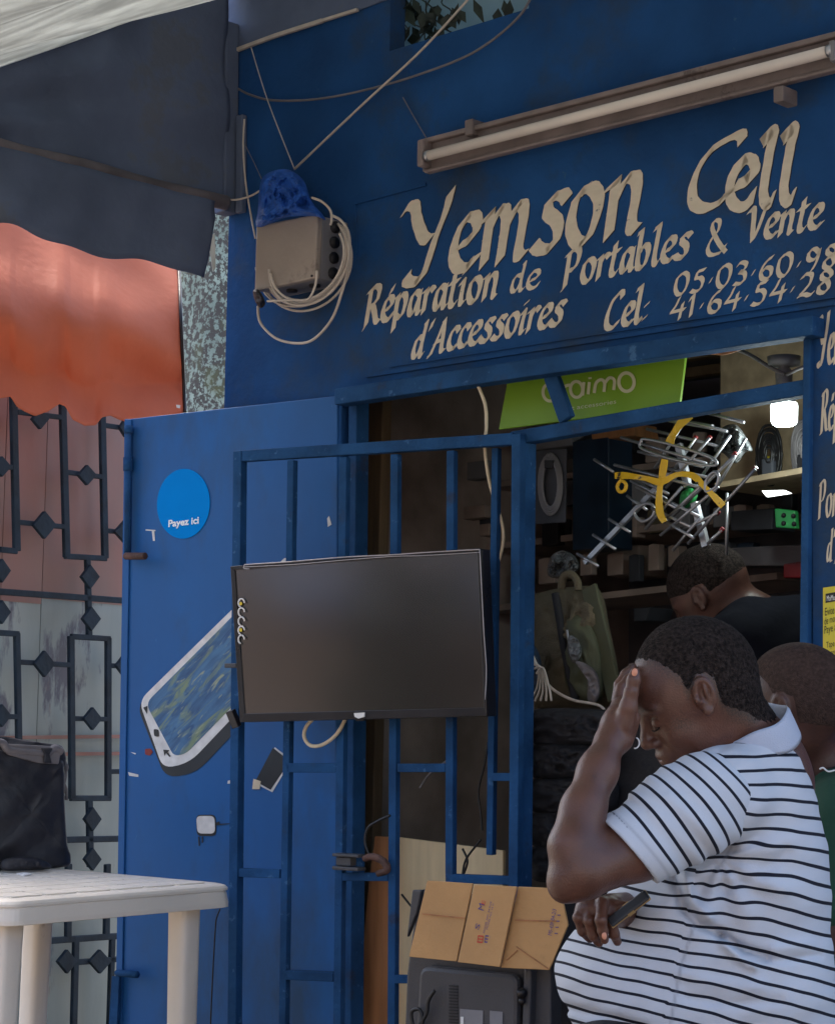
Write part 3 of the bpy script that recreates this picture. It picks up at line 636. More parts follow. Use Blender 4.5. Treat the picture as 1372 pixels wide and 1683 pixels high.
o = sheetgrid(val_fn, 60, 10).build('valance', 'tarp_navy', aw); o.modifiers.new('s', 'SOLIDIFY').thickness = .003
MB().tube(spline([SIDE.at(x, 240+(335-240)*x/370.0+2*math.sin(x*.03), .03) for x in (-160, -60, 40, 140, 240, 330, 372)], 5), .022, 10).build('frame_pipe', 'tarp_pipe', aw)
dr = MB().prism([FAC.at(*q, .003) for q in ((388, 82), (452, 61), (530, 36), (588, 18), (642, -2), (642, -60), (340, -60), (352, 0))], FAC.n, .004).build('inner_drape', 'tarp_navy', aw)
fl = MB().prism([SIDE.at(*q, .02) for q in ((342, 392), (352, 384), (354, 440), (350, 447))], SIDE.n, .003).build('loose_flap', 'tarp_pale', aw)
# sloping top sheet: from the curtain's top edge across to the right
t0 = SIDE.at(350, 0, 0); t1 = SIDE.at(-160, 105+.3*160, 0)
tdir = (t1-t0).normalized(); ts = (0-(-.45))
def roof_fn(i, j):
    q = t0 + tdir*(-.6+i*3.4); return q + FAC.a*(-.02+j*3.4) + Z*(.018*math.sin(i*9+j*7)+.03*math.sin(j*math.pi*5)*math.sin(i*math.pi))
o = sheetgrid(roof_fn, 30, 50).build('top_sheet', 'tarp_pale', aw); o.modifiers.new('s', 'SOLIDIFY').thickness = .003

# ---------------------------------------------------------------- orange tarp over the grille fence
tp = MB()
def tar_fn(i, j):
    xt = -90+i*(292+90); yt = 312+(420-312)*i; 
    hem = [(-90, 668), (0, 655), (18, 652), (28, 668), (40, 676), (58, 684), (80, 676), (98, 664), (108, 668), (120, 690), (140, 700), (158, 699), (168, 686), (182, 683), (196, 690), (210, 694), (240, 690), (303, 678)]
    xb = -90+i*(303+90)
    for a, b in zip(hem[:-1], hem[1:]):
        if a[0] <= xb <= b[0]: yb = a[1]+(b[1]-a[1])*(xb-a[0])/(b[0]-a[0]); break
    x = xt+(xb-xt)*j; y = yt+(yb-yt)*j
    t = 6.95 - .40*math.sin(min(1, j*1.25)*math.pi*.62)*1.0 + .12*j - .70*(1-i)
    dg = (i*1.1+ (1-j)*.8)
    t += .007*math.sin(dg*16+i*3)*(.25+i) + .05*math.sin(j*9.0+i*1.2) + .004*math.sin(i*40+j*9)*j + .004*math.sin(j*23-i*11) + .035*math.sin((j-.8*i)*13)*(i+.2)*(1-j)*.8+.02*math.sin((j+1.1*i)*9+1)*j*(1-i)
    return P(x, y, t)
o = sheetgrid(tar_fn, 150, 70).build('orange_tarpaulin', 'tarp_orange'); o.modifiers.new('s', 'SOLIDIFY').thickness = .003
tag(o, 'sagging orange tarpaulin with scalloped hem covering the top of the grille fence', 'tarpaulin')
cable('edge_cord', [tar_fn(1, j/8)+Vector((.004, -.01, 0)) for j in range(9)], .006, 'cable_black', '', parent=o)

# ---------------------------------------------------------------- fence
fence = empty('grille_fence', FEN.p(0, 0), 'dark iron grille fence of diamonds and rectangles backed with rusty pale sheet metal', 'fence')
FB = [(22, 640, 28, 906, 11), (103, 655, 110, 916, 11), (168, 676, 173, 918, 11), (0, 903, 28, 906, 9), (107, 914, 175, 918, 9), (28, 677, 101, 686, 8), (110, 776, 169, 784, 8), (-60, 766, 20, 768, 8), (29, 858, 107, 866, 8), (173, 872, 215, 876, 8), (172, 699, 200, 703, 8), (144, 918, 147, 1048, 9), (-60, 968, 215, 988, 10),
      (28, 1040, 33, 1300, 9), (-60, 1036, 31, 1042, 9), (117, 1045, 119, 1313, 10), (178, 1048, 178, 1313, 10), (117, 1046, 181, 1050, 9), (116, 1312, 182, 1312, 9), (32, 1088, 115, 1093, 8), (181, 1094, 215, 1095, 8), (121, 1181, 176, 1182, 8), (-60, 1177, 30, 1178, 8), (180, 1268, 215, 1268, 8), (147, 1315, 149, 1425, 10), (30, 1382, 215, 1378, 10), (-60, 1385, 30, 1382, 10),
      (31, 1440, 30, 1550, 10), (113, 1420, 112, 1543, 10), (177, 1420, 175, 1538, 10), (-60, 1556, 200, 1538, 10), (125, 1546, 121, 1700, 10), (185, 1540, 180, 1700, 9), (107, 1583, 200, 1576, 9), (60, 1552, 58, 1700, 9), (-60, 1590, 60, 1585, 9)]
fm = MB()
for x0, y0, x1, y1, wp in FB:
    a = FEN.at(x0, y0, .012); b = FEN.at(x1, y1, .012); w_ = wp*7/FPX*(1.3 if abs(x1-x0) < abs(y1-y0) else 1)
    fm.bar(a, b, w_, .014, FEN.n)
o = fm.build('iron_grille', 'grille_dark', fence, bevel=.003)
for x, y, a, b in ((63, 689, 14, 17), (140, 781, 15, 17), (0, 767, 15, 17), (70, 863, 19, 23), (203, 874, 18, 20), (145, 948, 15, 20), (147, 1017, 15, 20), (0, 938, 14, 20), (0, 1006, 14, 20), (70, 1091, 17, 22), (202, 1094, 15, 20), (149, 1181, 15, 19), (0, 1176, 15, 19), (149, 1346, 14, 20), (149, 1412, 14, 19), (161, 1580, 18, 20), (107, 1580, 16, 20), (203, 703, 10, 16)):
    d = [FEN.at(x-a, y, .016), FEN.at(x, y-b, .016), FEN.at(x+a, y, .016), FEN.at(x, y+b, .016)]
    MB().prism(d, FEN.n, .014).build('diamond_plate', 'grille_dark', fence, bevel=.002)
zr = FEN.uz(60, 1000)[1]
sh_u = [FEN.uz(x, 1000)[0] for x in (-140, 19, 88, 260)]
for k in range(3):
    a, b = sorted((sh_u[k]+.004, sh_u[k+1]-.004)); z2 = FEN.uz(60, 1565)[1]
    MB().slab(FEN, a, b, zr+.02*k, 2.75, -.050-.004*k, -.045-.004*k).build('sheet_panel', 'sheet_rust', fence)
    MB().slab(FEN, a, b, z2 if k == 0 else -.3, zr+.02*k, -.052-.004*k, -.047-.004*k).build('sheet_panel', 'sheet', fence)
MB().slab(FEN, sh_u[0] if sh_u[0] < sh_u[3] else sh_u[3], max(sh_u), -.3, 2.7, -.075, -.07).build('backing_sheet', 'sheet_olive', fence)
for yy in (1212, 1240):
    fb = MB().bar(FEN.at(-60, yy+1, -.038), FEN.at(240, yy-2, -.038), .012, .008, FEN.n).build('sheet_seam', 'sheet_rust', fence)

# ---------------------------------------------------------------- tree beyond
tree = empty('tree', P(350, 1180, 9.4)*1.0, 'thick pale tree trunk with dark flaking bark between the orange tarpaulin and the blue wall', 'tree')
tree.location.z = 0
pts = []; rs = []
for k in range(16):
    q = P(352+6*math.sin(k*.7), 1180, 9.4); pts.append(Vector((q.x, q.y, k*.27))); rs.append(.34-.008*k)
tm = MB(); seg = 40; vs = []
for k, q in enumerate(pts):
    for j in range(seg):
        a = 2*math.pi*j/seg; rr = rs[k]*(1+.05*math.sin(3*a+k*.5)+.03*math.sin(7*a-k)); vs.append(q+Vector((math.cos(a)*rr, math.sin(a)*rr, 0)))
tm.add(vs, [(k*seg+j, k*seg+(j+1) % seg, (k+1)*seg+(j+1) % seg, (k+1)*seg+j) for k in range(15) for j in range(seg)], True)
for a in range(5): tm.tube(spline([pts[-1]+Vector((0, 0, -.3)), pts[-1]+Vector((math.cos(a*1.3)*.6, math.sin(a*1.3)*.6, .7)), pts[-1]+Vector((math.cos(a*1.3)*1.3, math.sin(a*1.3)*1.3, 1.5))], 5), [.14-.008*i for i in range(11)], 8)
tm.build('trunk', 'bark', tree)
cm = MB(); rnd = random.Random(5)
for k in range(2600):
    a = rnd.uniform(0, 6.28); e = rnd.uniform(-.6, 1.4); rr = 1.9*(rnd.random()**.4); c_ = pts[-1]+Vector((math.cos(a)*math.cos(e)*rr, math.sin(a)*math.cos(e)*rr, 1.5+math.sin(e)*rr*.8))
    d1 = Vector([rnd.uniform(-1, 1) for _ in range(3)]).normalized()*.09; d2 = d1.cross(Vector([rnd.uniform(-1, 1) for _ in range(3)])).normalized()*.04
    cm.add([c_-d1, c_+d2, c_+d1, c_-d2], [(0, 1, 2, 3)])
cm.build('crown', 'leafgreen', tree)

# ---------------------------------------------------------------- table
TZ = .72
def onz(px, py, z): d = D(px, py); return CAM + d*((z-CAM.z)/d.z)
A_ = onz(12, 1481, TZ); B_ = onz(388, 1452, TZ); C_ = onz(150, 1420, TZ); D_ = A_+(C_-B_)
tab = empty('plastic_table', Vector(((A_.x+C_.x)/2, (A_.y+C_.y)/2, 0)), 'white plastic garden table with a grooved top and thick tapered legs beside the fence', 'table')
e1 = (B_-A_).normalized(); e2 = (C_-B_); e2 = (e2-e1*e2.dot(e1)).normalized(); LW = (B_-A_).length; LD = (C_-B_).length
def tp_(x, y, z): return A_+e1*x+e2*y+Z*(z-TZ)
def rrect(x0, y0, x1, y1, r, z, n=7):
    out = []
    for cx, cy, a0 in ((x1-r, y0+r, -90), (x1-r, y1-r, 0), (x0+r, y1-r, 90), (x0+r, y0+r, 180)):
        for i in range(n+1):
            a = R(a0+90*i/n); out.append(tp_(cx+r*math.cos(a), cy+r*math.sin(a), z))
    return out
prof = [(.016, 0, .055), (.012, -.001, .055), (.004, -.004, .052), (0, -.010, .05), (0, -.016, .05), (.004, -.018, .05), (.002, -.022, .05), (-.002, -.048, .05), (-.002, -.058, .05), (.006, -.060, .05), (.012, -.050, .05), (.02, -.02, .05)]
mb = MB(); rings = [rrect(q[0], q[0], LW-q[0], LD-q[0], q[2], TZ+q[1]) for q in prof]; K = len(rings[0]); vs = [v for r_ in rings for v in r_]
fs = [(j*K+i, j*K+(i+1) % K, (j+1)*K+(i+1) % K, (j+1)*K+i) for j in range(len(rings)-1) for i in range(K)]
mb.add(vs, [q[::-1] for q in fs], False)
mb.add([v+Z*(-.0002) for v in rings[0]], [tuple(range(K))]); mb.add([v-Z*.02 for v in rings[0]], [tuple(range(K))[::-1]])
top = mb.build('tabletop', 'white_plastic', tab)
ti = MB(); nx, ny = 6, 7; ix = (LW-.10)/nx; iy = (LD-.10)/ny
for i in range(nx):
    for j in range(ny):
        x0 = .05+i*ix+.004; y0 = .05+j*iy+.004; ti.prism(rrect(x0, y0, x0+ix-.008, y0+iy-.008, .01, TZ+.0003, 2), Z, .0028)
ti.build('top_tile', 'white_plastic', tab)
for (cx, cy) in ((.085, .10), (LW-.085, .10), (LW-.085, LD-.10), (.085, LD-.10)):
    mb = MB(); vs = []; sx = -1 if cx < LW/2 else 1; sy = -1 if cy < LD/2 else 1
    for k in range(9):
        f_ = k/8; z = (TZ-.022)*(1-f_); w_ = .034-.005*f_; bx = cx+sx*.012*f_-.02*f_; by = cy+sy*.012*f_
        vs += rrect(bx-w_, by-w_, bx+w_, by+w_, .016, z, 3)
    K = 16; mb.add(vs, [(j*K+i, j*K+(i+1) % K, (j+1)*K+(i+1) % K, (j+1)*K+i) for j in range(8) for i in range(K)][::1], False)
    mb.add(vs[-K:], [tuple(range(K))]); o = mb.build('leg', 'white_plastic', tab)
    for q in o.data.polygons: q.use_smooth = True
# bag on the table
bagp = Plane(onz(-60, 1432, TZ), onz(115, 1424, TZ))
bag = empty('laptop_bag', bagp.at(40, 1426), 'upright black laptop bag standing on the white plastic table', 'bag')
def bagsurf(out, depth, mt, name, off=.0, seed=0, amp=.006, n=10):
    mb = MB(); k = len(out); cx = sum(q[0] for q in out)/k; cy = sum(q[1] for q in out)/k; ol = spline([(q[0], q[1], 0) for q in out], 6, True); K = len(ol); vs = []
    lay = [(-.5, .0), (-.5, .6), (-.5, .9), (-.44, .98), (-.25, 1.0), (.1, 1.0), (.36, 1.0), (.46, .985), (.5, .95), (.51, .88), (.515, .8), (.52, .7), (.525, .6), (.53, .5), (.535, .4), (.54, .3), (.54, .2), (.54, .1), (.54, 0)]
    for o_, s in lay:
        for q in ol:
            x = cx+(q.x-cx)*s; y = cy+(q.y-cy)*s; w_ = amp*(3.2*mnoise.noise(Vector((x*.02+y*.012, y*.03, seed)))-2.2*abs(mnoise.noise(Vector((x*.03, y*.05+x*.02, seed+4)))))*(1 if o_ > .4 else 0)
            vs.append(bagp.at(x, y, off+o_*depth+w_))
    mb.add(vs, [(j*K+i, j*K+(i+1) % K, (j+1)*K+(i+1) % K, (j+1)*K+i) for j in range(len(lay)-1) for i in range(K)], True)
    o = mb.build(name, mt, bag); return o
bagsurf([(-60, 1238), (0, 1232), (60, 1238), (98, 1246), (106, 1262), (107, 1320), (111, 1385), (117, 1408), (110, 1424), (60, 1428), (-20, 1430), (-60, 1428)], .16, 'bag_black', 'bag_body', amp=.005)
bagsurf([(-60, 1212), (0, 1210), (40, 1216), (80, 1222), (102, 1226), (109, 1244), (106, 1262), (90, 1256), (50, 1250), (0, 1246), (-60, 1250)], .13, 'bag_black', 'top_flap', off=.0, seed=2)
MB().tube(spline([bagp.at(x, y, .085) for x, y in ((-60, 1224), (0, 1220), (14, 1232), (48, 1236), (76, 1238), (90, 1230), (102, 1236))], 6), [.011]*37, 8).build('handle', 'bag_grey', bag)
MB().prism([bagp.at(x, y, .078) for x, y in ((5, 1222), (80, 1226), (98, 1234), (94, 1256), (60, 1254), (10, 1240))], bagp.n, .012).build('front_pocket', 'bag_grey', bag, bevel=.004)
MB().prism([bagp.at(x, y, .095) for x, y in ((67, 1229), (86, 1229), (80, 1240), (84, 1254), (70, 1254), (72, 1240))], bagp.n, .008).build('strap_loop', 'bag_black', bag, bevel=.003)
zp = [bagp.at(108+2*math.sin(k*1.3), 1252+k*9, .03) for k in range(8)]; MB().tube(zp, [.004+.003*(k % 2) for k in range(8)], 6).build('zip', 'bag_grey', bag)
sc = crumple('fallen_strap', [(5, 1414), (30, 1408), (60, 1410), (80, 1418), (82, 1428), (40, 1431), (5, 1430)], bagp, .13, .03, 'bag_black', 5, .004, parent=None); tag(sc, 'folded black strap lying at the foot of the laptop bag', 'strap')
tag(MB().prism([onz(x, y, TZ+.004) for x, y in ((28, 1437), (40, 1435), (52, 1438), (40, 1440))], Z, .003).build('paper_scrap', 'label_white'), 'tiny white paper scrap on the table in front of the bag', 'paper')
cable('loose_wire', [onz(x, y, .69)+Vector((0, .0, 0)) if k == 0 else LEAF.at(x, y, .1) for k, (x, y) in enumerate(((366, 1482), (362, 1494), (356, 1510), (354, 1530), (350, 1600), (346, 1690)))][1:], .002, 'cable_black', 'thin black cord hanging behind the right leg of the white table')
# ================================================================ inside the shop
# lime sign
ls = empty('lime_sign', FAC.at(975, 660, -.12), 'lime green accessories sign hung behind the transom bar', 'sign')
MB().prism([FAC.at(*q, -.12) for q in ((834, 622), (1126, 578), (1115, 668), (819, 706))], -FAC.n, .01).build('sign_panel', 'lime', ls, bevel=.002)
om = MB()
def rnd_stroke(pts, wpx, o=-.118, closed=False):
    pp = spline([(a, b, 0) for a, b in pts], 8, closed); n = len(pp)
    for sgn in (1,):
        vs = []
        for i, q in enumerate(pp):
            t = pp[(i+1) % n if closed else min(i+1, n-1)]-pp[i-1 if (closed or i > 0) else 0]; t.normalize(); per = Vector((-t.y, t.x, 0))*wpx/2
            vs += [FAC.at(q.x+per.x, q.y+per.y, o), FAC.at(q.x-per.x, q.y-per.y, o)]
        m_ = n if closed else n-1
        om.add(vs, [(2*i, 2*i+1, (2*i+3) % (2*n), (2*i+2) % (2*n)) for i in range(m_)])
def ell(cx, cy, a, b, k=12): return [(cx+a*math.cos(t*2*math.pi/k)+.25*-b*math.sin(t*2*math.pi/k)*-.4, cy+b*math.sin(t*2*math.pi/k)-.12*a*math.cos(t*2*math.pi/k)) for t in range(k)]
rnd_stroke(ell(903, 645, 11, 14), 5, closed=True)
rnd_stroke([(924, 657), (925, 640), (930, 634), (938, 633)], 5, -.1178)
rnd_stroke(ell(947, 640, 10, 13), 5, -.1176, True); rnd_stroke([(959, 628), (957, 650)], 5, -.1174)
rnd_stroke([(968, 628), (966, 648)], 5, -.1178); rnd_stroke([(969, 620), (969.3, 623)], 5.5, -.1176)
rnd_stroke([(976, 646), (979, 630), (987, 624), (993, 629), (992, 644)], 5, -.1174); rnd_stroke([(993, 630), (1001, 621), (1009, 625), (1008, 641)], 5, -.1172)
rnd_stroke(ell(1029, 628, 12.5, 15), 5.5, -.1178, True)
om.build('sign_writing', 'lime_text', ls)
sanstext('smart accessories', FAC, 912, 678, (1012, 663), 7, 'lime_text', 'sign_writing', ls, off=-.1178)
# lamp
bulb = empty('ceiling_bulb', FAC.at(1288, 640, -.35), 'glowing white cylindrical bulb hanging under the shop ceiling', 'lamp')
def lathe(pl_at, prof, seg=20):
    mb = MB(); vs = [pl_at+Vector((math.cos(2*math.pi*j/seg)*r_, math.sin(2*math.pi*j/seg)*r_, z)) for r_, z in prof for j in range(seg)]
    fs = [(k*seg+j, k*seg+(j+1) % seg, (k+1)*seg+(j+1) % seg, (k+1)*seg+j) for k in range(len(prof)-1) for j in range(seg)]
    return mb.add(vs, fs, True)
bc = FAC.at(1288, 700, -.35); s_ = 4.75/FPX
lathe(bc, [(.0001, -.0), (.022, .0), (.029, .004), (.033, .012), (.034, .05), (.031, .058), (.0001, .0585)]).build('bulb_glass', 'bulb', bulb)
lathe(bc, [(.030, .056), (.026, .072), (.014, .086), (.014, .105), (.0001, .106)]).build('bulb_cap', 'black_hole', bulb)
lathe(bc, [(.020, .10), (.022, .135), (.012, .15), (.040, .153), (.042, .175), (.0001, .18)]).build('lamp_holder', 'box_side', bulb)
pl_ = bpy.data.lights.new('bulb_light', 'POINT'); pl_.energy = 1.2; pl_.color = (.88, 1, .95); pl_.shadow_soft_size = .035
po = bpy.data.objects.new('bulb_light', pl_); COL.objects.link(po); po.location = bc + Vector((0, 0, -.045)) - Vector(bulb.location); po.parent = bulb
for k, (pts, nm) in enumerate(([((1288, 615), (1262, 602), (1225, 580), (1180, 566)), 'brown cable looping along the shop ceiling beside the bulb'], [((1292, 616), (1312, 606), (1330, 600)), 'short grey cable from the bulb holder to the right pillar'], [((1228, 568), (1190, 580), (1150, 578), (1110, 584)), 'orange cable lying along the edge of the lintel'])):
    cable('ceiling_cable', [FAC.at(x, y, (-.33 if k < 2 else -.07)) for x, y in pts], .005, ['cable_grey', 'cable_grey', 'orange_wood'][k], nm)
# shelf and bagged cable coils
shf = MB(); shf.bar(FAC.at(1222, 806, -.75), FAC.at(1420, 772, -.75), .016, .28, FAC.n); tag(shf.build('wall_shelf', 'ceiling_beam', bevel=.002), 'narrow wooden shelf under the bagged cable coils', 'shelf')
bk = MB().slab(FAC, FAC.uz(1190, 700, -.95)[0], uE-.1, FAC.uz(1260, 800, -.95)[1], 2.34, -.95, -.93).build('shelf_back', 'ceiling_beam'); tag(bk, 'pale wooden backboard behind the cable coils under the bulb', 'board')
def coilbag(cx, cy, w_, h_, mt, lab, off=-.7, seed=1, n=6):
    root = empty('bagged_cable', FAC.at(cx, cy+h_, off), lab, 'cable')
    rnd = random.Random(seed); mb = MB()
    for k in range(n):
        s = 1-.09*k+rnd.uniform(-.03, .03)
        mb.tube([FAC.at(cx+w_*s*math.copysign(abs(math.cos(t*math.pi/16))**.8, math.cos(t*math.pi/16))+rnd.uniform(-.6, .6), cy+h_*s*math.sin(t*math.pi/16)+rnd.uniform(-.6, .6), off+.006*k) for t in range(32)], .0042, 6, closed=True)
    mb.build('coil', mt, root)
    MB().bar(FAC.at(cx-w_*.5, cy+h_*.45, off+.04), FAC.at(cx+w_*.5, cy+h_*.40, off+.04), .05, .02, FAC.n).build('plug', 'black_hole' if mt != 'cable_black' else 'carton_dim', root, bevel=.006)
    return root
coilbag(1263, 748, 20, 48, 'cable_black', 'coiled black power cable in clear wrap under the bulb', seed=2, n=9)
coilbag(1322, 740, 22, 50, 'cable_grey', 'coiled grey and white cable in clear wrap at the right pillar', seed=3, n=9)
lc = MB(); lc.prism([FAC.at(*q, -.72) for q in ((1250, 752), (1282, 748), (1284, 782), (1252, 786))], FAC.n, .01); tag(lc.build('cable_card', 'poster_yellow'), 'yellow-green card inside the coiled black cable', 'card')
tag(MB().prism([FAC.at(*q, -.55) for q in ((1254, 807), (1290, 806), (1301, 811), (1262, 817))], FAC.n, .008).build('lit_display', 'screen_lit'), 'thin glowing white display edge below the bagged cables', 'display')
gs = empty('green_socket', FAC.at(1296, 870, -.8), 'bright green four way socket block hanging in the dark shop', 'socket')
MB().prism([FAC.at(*q, -.8) for q in ((1278, 836), (1312, 840), (1314, 870), (1280, 868))], FAC.n, .02).build('socket_body', 'green_plastic', gs, bevel=.004)
for q in ((1287, 847), (1303, 848), (1287, 860), (1304, 861)): MB().tube([FAC.at(*q, -.78), FAC.at(*q, -.776)], .007, 8).build('socket_hole', 'black_hole', gs)
# antennas
def antenna(lab, boom, els, loops, off, tips=(), thick=.0065):
    root = empty('tv_antenna', FAC.at(*boom[1], off), lab, 'antenna')
    MB().bar(FAC.at(*boom[0], off), FAC.at(*boom[1], off), thick*2, thick*1.6, FAC.n).build('boom', 'alu', root)
    for k, (a, b) in enumerate(els): MB().tube([FAC.at(*a, off+.012+.004*(k % 3)), FAC.at(*b, off+.02+.004*(k % 3))], .0042, 8).build('element', 'alu', root)
    for lp in loops: MB().tube(spline([FAC.at(x, y, off+.03) for x, y in lp], 8, True), .0042, 8, closed=True).build('dipole_loop', 'alu', root)
    for q in tips: MB().tube([FAC.at(q[0]-2, q[1]+2, off+.018), FAC.at(q[0]+2, q[1]-3, off+.018)], .006, 8).build('end_cap', 'red_plastic', root)
    return root
antenna('long silver antenna slanting down left toward the khaki backpack', ((961, 925), (1100, 780)), [((948, 910), (983, 931)), ((974, 879), (1011, 903)), ((1000, 853), (1035, 875)), ((1030, 815), (1062, 838)), ((1055, 790), (1098, 812)), ((1100, 782), (1142, 720))], [((1042, 842), (1055, 857), (1072, 848), (1073, 832), (1060, 828))], -.28, [(1142, 720)])
antenna('silver antenna with long parallel rods hanging at the centre of the tangle', ((1115, 730), (1130, 800)), [((1020, 719), (1160, 762)), ((1009, 764), (1168, 806)), ((1082, 748), (1155, 767)), ((1086, 768), (1164, 785)), ((1095, 858), (1207, 748)), ((1094, 802), (1165, 720))], [((1053, 726), (1056, 738), (1110, 756), (1170, 765), (1174, 756), (1150, 745), (1100, 730), (1060, 722))], -.24, [(1165, 720), (1207, 747)], .009)
antenna('silver antenna with red tipped rods hanging lowest above the bent shopkeeper', ((1141, 826), (1160, 898)), [((1070, 835), (1138, 868)), ((1060, 870), (1120, 800)), ((1085, 880), (1180, 800)), ((1045, 800), (1110, 835)), ((1105, 905), (1150, 850)), ((1130, 894), (1240, 771)), ((1162, 894), (1186, 871)), ((1121, 871), (1179, 843)), ((1095, 858), (1140, 885)), ((1080, 815), (1150, 850)), ((1098, 850), (1160, 790))], [((1160, 790), (1172, 776), (1180, 782), (1176, 800), (1160, 808))], -.20, [(1240, 771), (1186, 871), (1179, 843)], .009)
antenna('upper silver antenna rods just below the lime sign', ((1100, 690), (1170, 702)), [((1062, 705), (1178, 733)), ((1048, 742), (1120, 760)), ((1120, 700), (1075, 770)), ((1200, 715), (1140, 800)), ((1225, 720), (1160, 830)), ((1095, 684), (1194, 709)), ((1155, 677), (1222, 694)), ((1194, 810), (1193, 912)), ((976, 755), (1008, 776)), ((1036, 790), (1095, 820))], [], -.30)
def ribbon(name, pts, wpx, off, lab):
    mb = MB(); pp = spline([(a, b, 0) for a, b in pts], 3); vs = []; n = len(pp)
    for i, q in enumerate(pp):
        t = pp[min(i+1, n-1)]-pp[max(i-1, 0)]; t.normalize(); wv = wpx/2*(.9+.15*math.sin(i*.9)); per = Vector((-t.y, t.x, 0))*wv
        vs += [FAC.at(q.x+per.x, q.y+per.y, off+.003*math.sin(i*.6)), FAC.at(q.x-per.x, q.y-per.y, off-.006*math.sin(i*.4+1))]
    mb.add(vs, [(2*i, 2*i+1, 2*i+3, 2*i+2) for i in range(n-1)], False); o = mb.build(name, 'tape'); o.modifiers.new('s', 'SOLIDIFY').thickness = .001; tag(o, lab, 'tape'); return o
mat('tape', (.74, .47, .015), .4, var=.1, scale=12, bump=.15, bscale=90, spots=((.02, .02, .02), 30, .60))
ribbon('yellow_tape', [(1134, 682), (1118, 696), (1105, 716), (1100, 728)], 14, -.17, 'yellow packing tape wound at the top of the antenna tangle')
ribbon('yellow_tape', [(1092, 755), (1088, 780), (1083, 810), (1084, 842), (1092, 858)], 12, -.17, 'yellow packing tape hanging straight down the antenna tangle')
ribbon('yellow_tape', [(1010, 782), (1030, 782), (1060, 786), (1086, 792), (1112, 780), (1138, 782), (1155, 798), (1172, 815), (1188, 832)], 11, -.165, 'yellow packing tape stretched across the antennas')
gl = MB().tube(spline([FAC.at(x, y, -.15) for x, y in ((1014, 800), (1018, 808), (1026, 806), (1028, 796), (1020, 790))], 6, True), .005, 6, closed=True); tag(gl.build('yellow_ring', 'yellow'), 'yellow plastic ring at the left end of the stretched tape', 'ring')
crumple('green_reel', [(1118, 812), (1135, 802), (1146, 815), (1135, 832), (1118, 838)], FAC, -.26, .03, 'green_plastic', 2, .004, 'small green plastic reel in the antenna tangle', 'reel')
crumple('clear_bag', [(1182, 708), (1200, 697), (1214, 702), (1236, 738), (1224, 744), (1208, 762), (1188, 745), (1172, 740)], FAC, -.4, .05, 'clear_bag', 5, .03, 'crumpled clear plastic bag with cables hanging right of the antennas', 'plastic bag')
crumple('clear_bag', [(905, 915), (925, 905), (945, 915), (950, 935), (925, 950), (900, 945)], FAC, -.45, .04, 'clear_bag', 8, .03, 'dark crumpled plastic wrap hanging above the khaki backpack', 'plastic bag')
# usb cable on card
us = empty('cable_pack', FAC.at(905, 850, -.42), 'white looped cable on a hanging card near the gate post', 'cable')
MB().prism([FAC.at(*q, -.44) for q in ((876, 742), (932, 738), (930, 858), (876, 862))], FAC.n, .004).build('card', 'carton_dim', us)
mb = MB()
for k in range(4): mb.tube([FAC.at(904+(19-2*k)*math.cos(t*math.pi/12), 796+(50-4*k)*math.sin(t*math.pi/12), -.43+.003*k) for t in range(24)], .004, 6, closed=True)
mb.build('coil', 'box_side', us)
MB().prism([FAC.at(*q, -.425) for q in ((898, 757), (912, 757), (912, 770), (898, 770))], FAC.n, .01).build('plug', 'black_hole', us)
# labels / cartons along the top
for (q, mt, lab) in (([(872, 722), (938, 712), (940, 732), (874, 740)], 'box_side', 'grey printed carton under the transom at the gate post'), ([(970, 706), (1040, 694), (1044, 716), (972, 724)], 'orange_wood', 'orange carton under the transom beside the antennas'), ([(940, 726), (1000, 716), (1000, 900), (940, 905)], 'blue_item', 'tall dark blue pack hanging behind the antennas'),
        ([(1040, 1000), (1068, 998), (1060, 1020), (1040, 1022)], 'carton_dim', 'small grey card deep in the dark shop'), ([(1200, 840), (1270, 835), (1268, 870), (1200, 872)], 'carton_dim', 'flat dark carton on the back shelf left of the green socket'), ([(1200, 900), (1320, 895), (1320, 930), (1200, 930)], 'inner_dark', 'low black carton on the back shelf behind the shopkeeper'), ([(1286, 925), (1318, 920), (1318, 950), (1286, 950)], 'red_plastic', 'dull red pack on the back shelf behind the shopkeeper')):
    o = MB().prism([FAC.at(*r, -1.0) for r in q], -FAC.n, .12).build('carton', mt, bevel=.004); tag(o, lab, 'carton')
for k, (y0, y1) in enumerate(((742, 830), (835, 930), (935, 1030))):
    sb = MB().bar(FAC.at(640, y1, -1.3), FAC.at(1330, y1-78, -1.3), .02, .35, FAC.n).build('back_shelf', 'inner_wall'); tag(sb, ['topmost dark wooden shelf on the back wall', 'middle dark wooden shelf on the back wall', 'lowest dark wooden shelf on the back wall'][k], 'shelf')
for k, (x, y, w_, h_, mt, lab) in enumerate(((660, 770, 48, 40, 'ochre_wood', 'brown carton on the back shelf just right of the ochre post'), (700, 850, 60, 50, 'carton_dim', 'grey carton on the back shelf above the television'), (770, 760, 44, 44, 'carton_dim', 'grey carton on the back shelf behind the hanging cable'), (760, 840, 50, 40, 'inner_wall', 'brown carton on the back shelf above the television corner'), (1010, 900, 40, 50, 'inner_wall', 'brown carton on the back shelf behind the long antenna'))):
    o = MB().prism([FAC.at(*r, -1.25) for r in ((x, y), (x+w_, y-w_*.12), (x+w_, y+h_-w_*.12), (x, y+h_))], -FAC.n, .15).build('carton', mt, bevel=.004); tag(o, lab, 'carton')
rp = random.Random(31); MTS = ['carton_dim', 'box_side', 'blue_item', 'khaki', 'inner_wall', 'inner_wall', 'black_hole', 'carton_dim', 'label_grey']
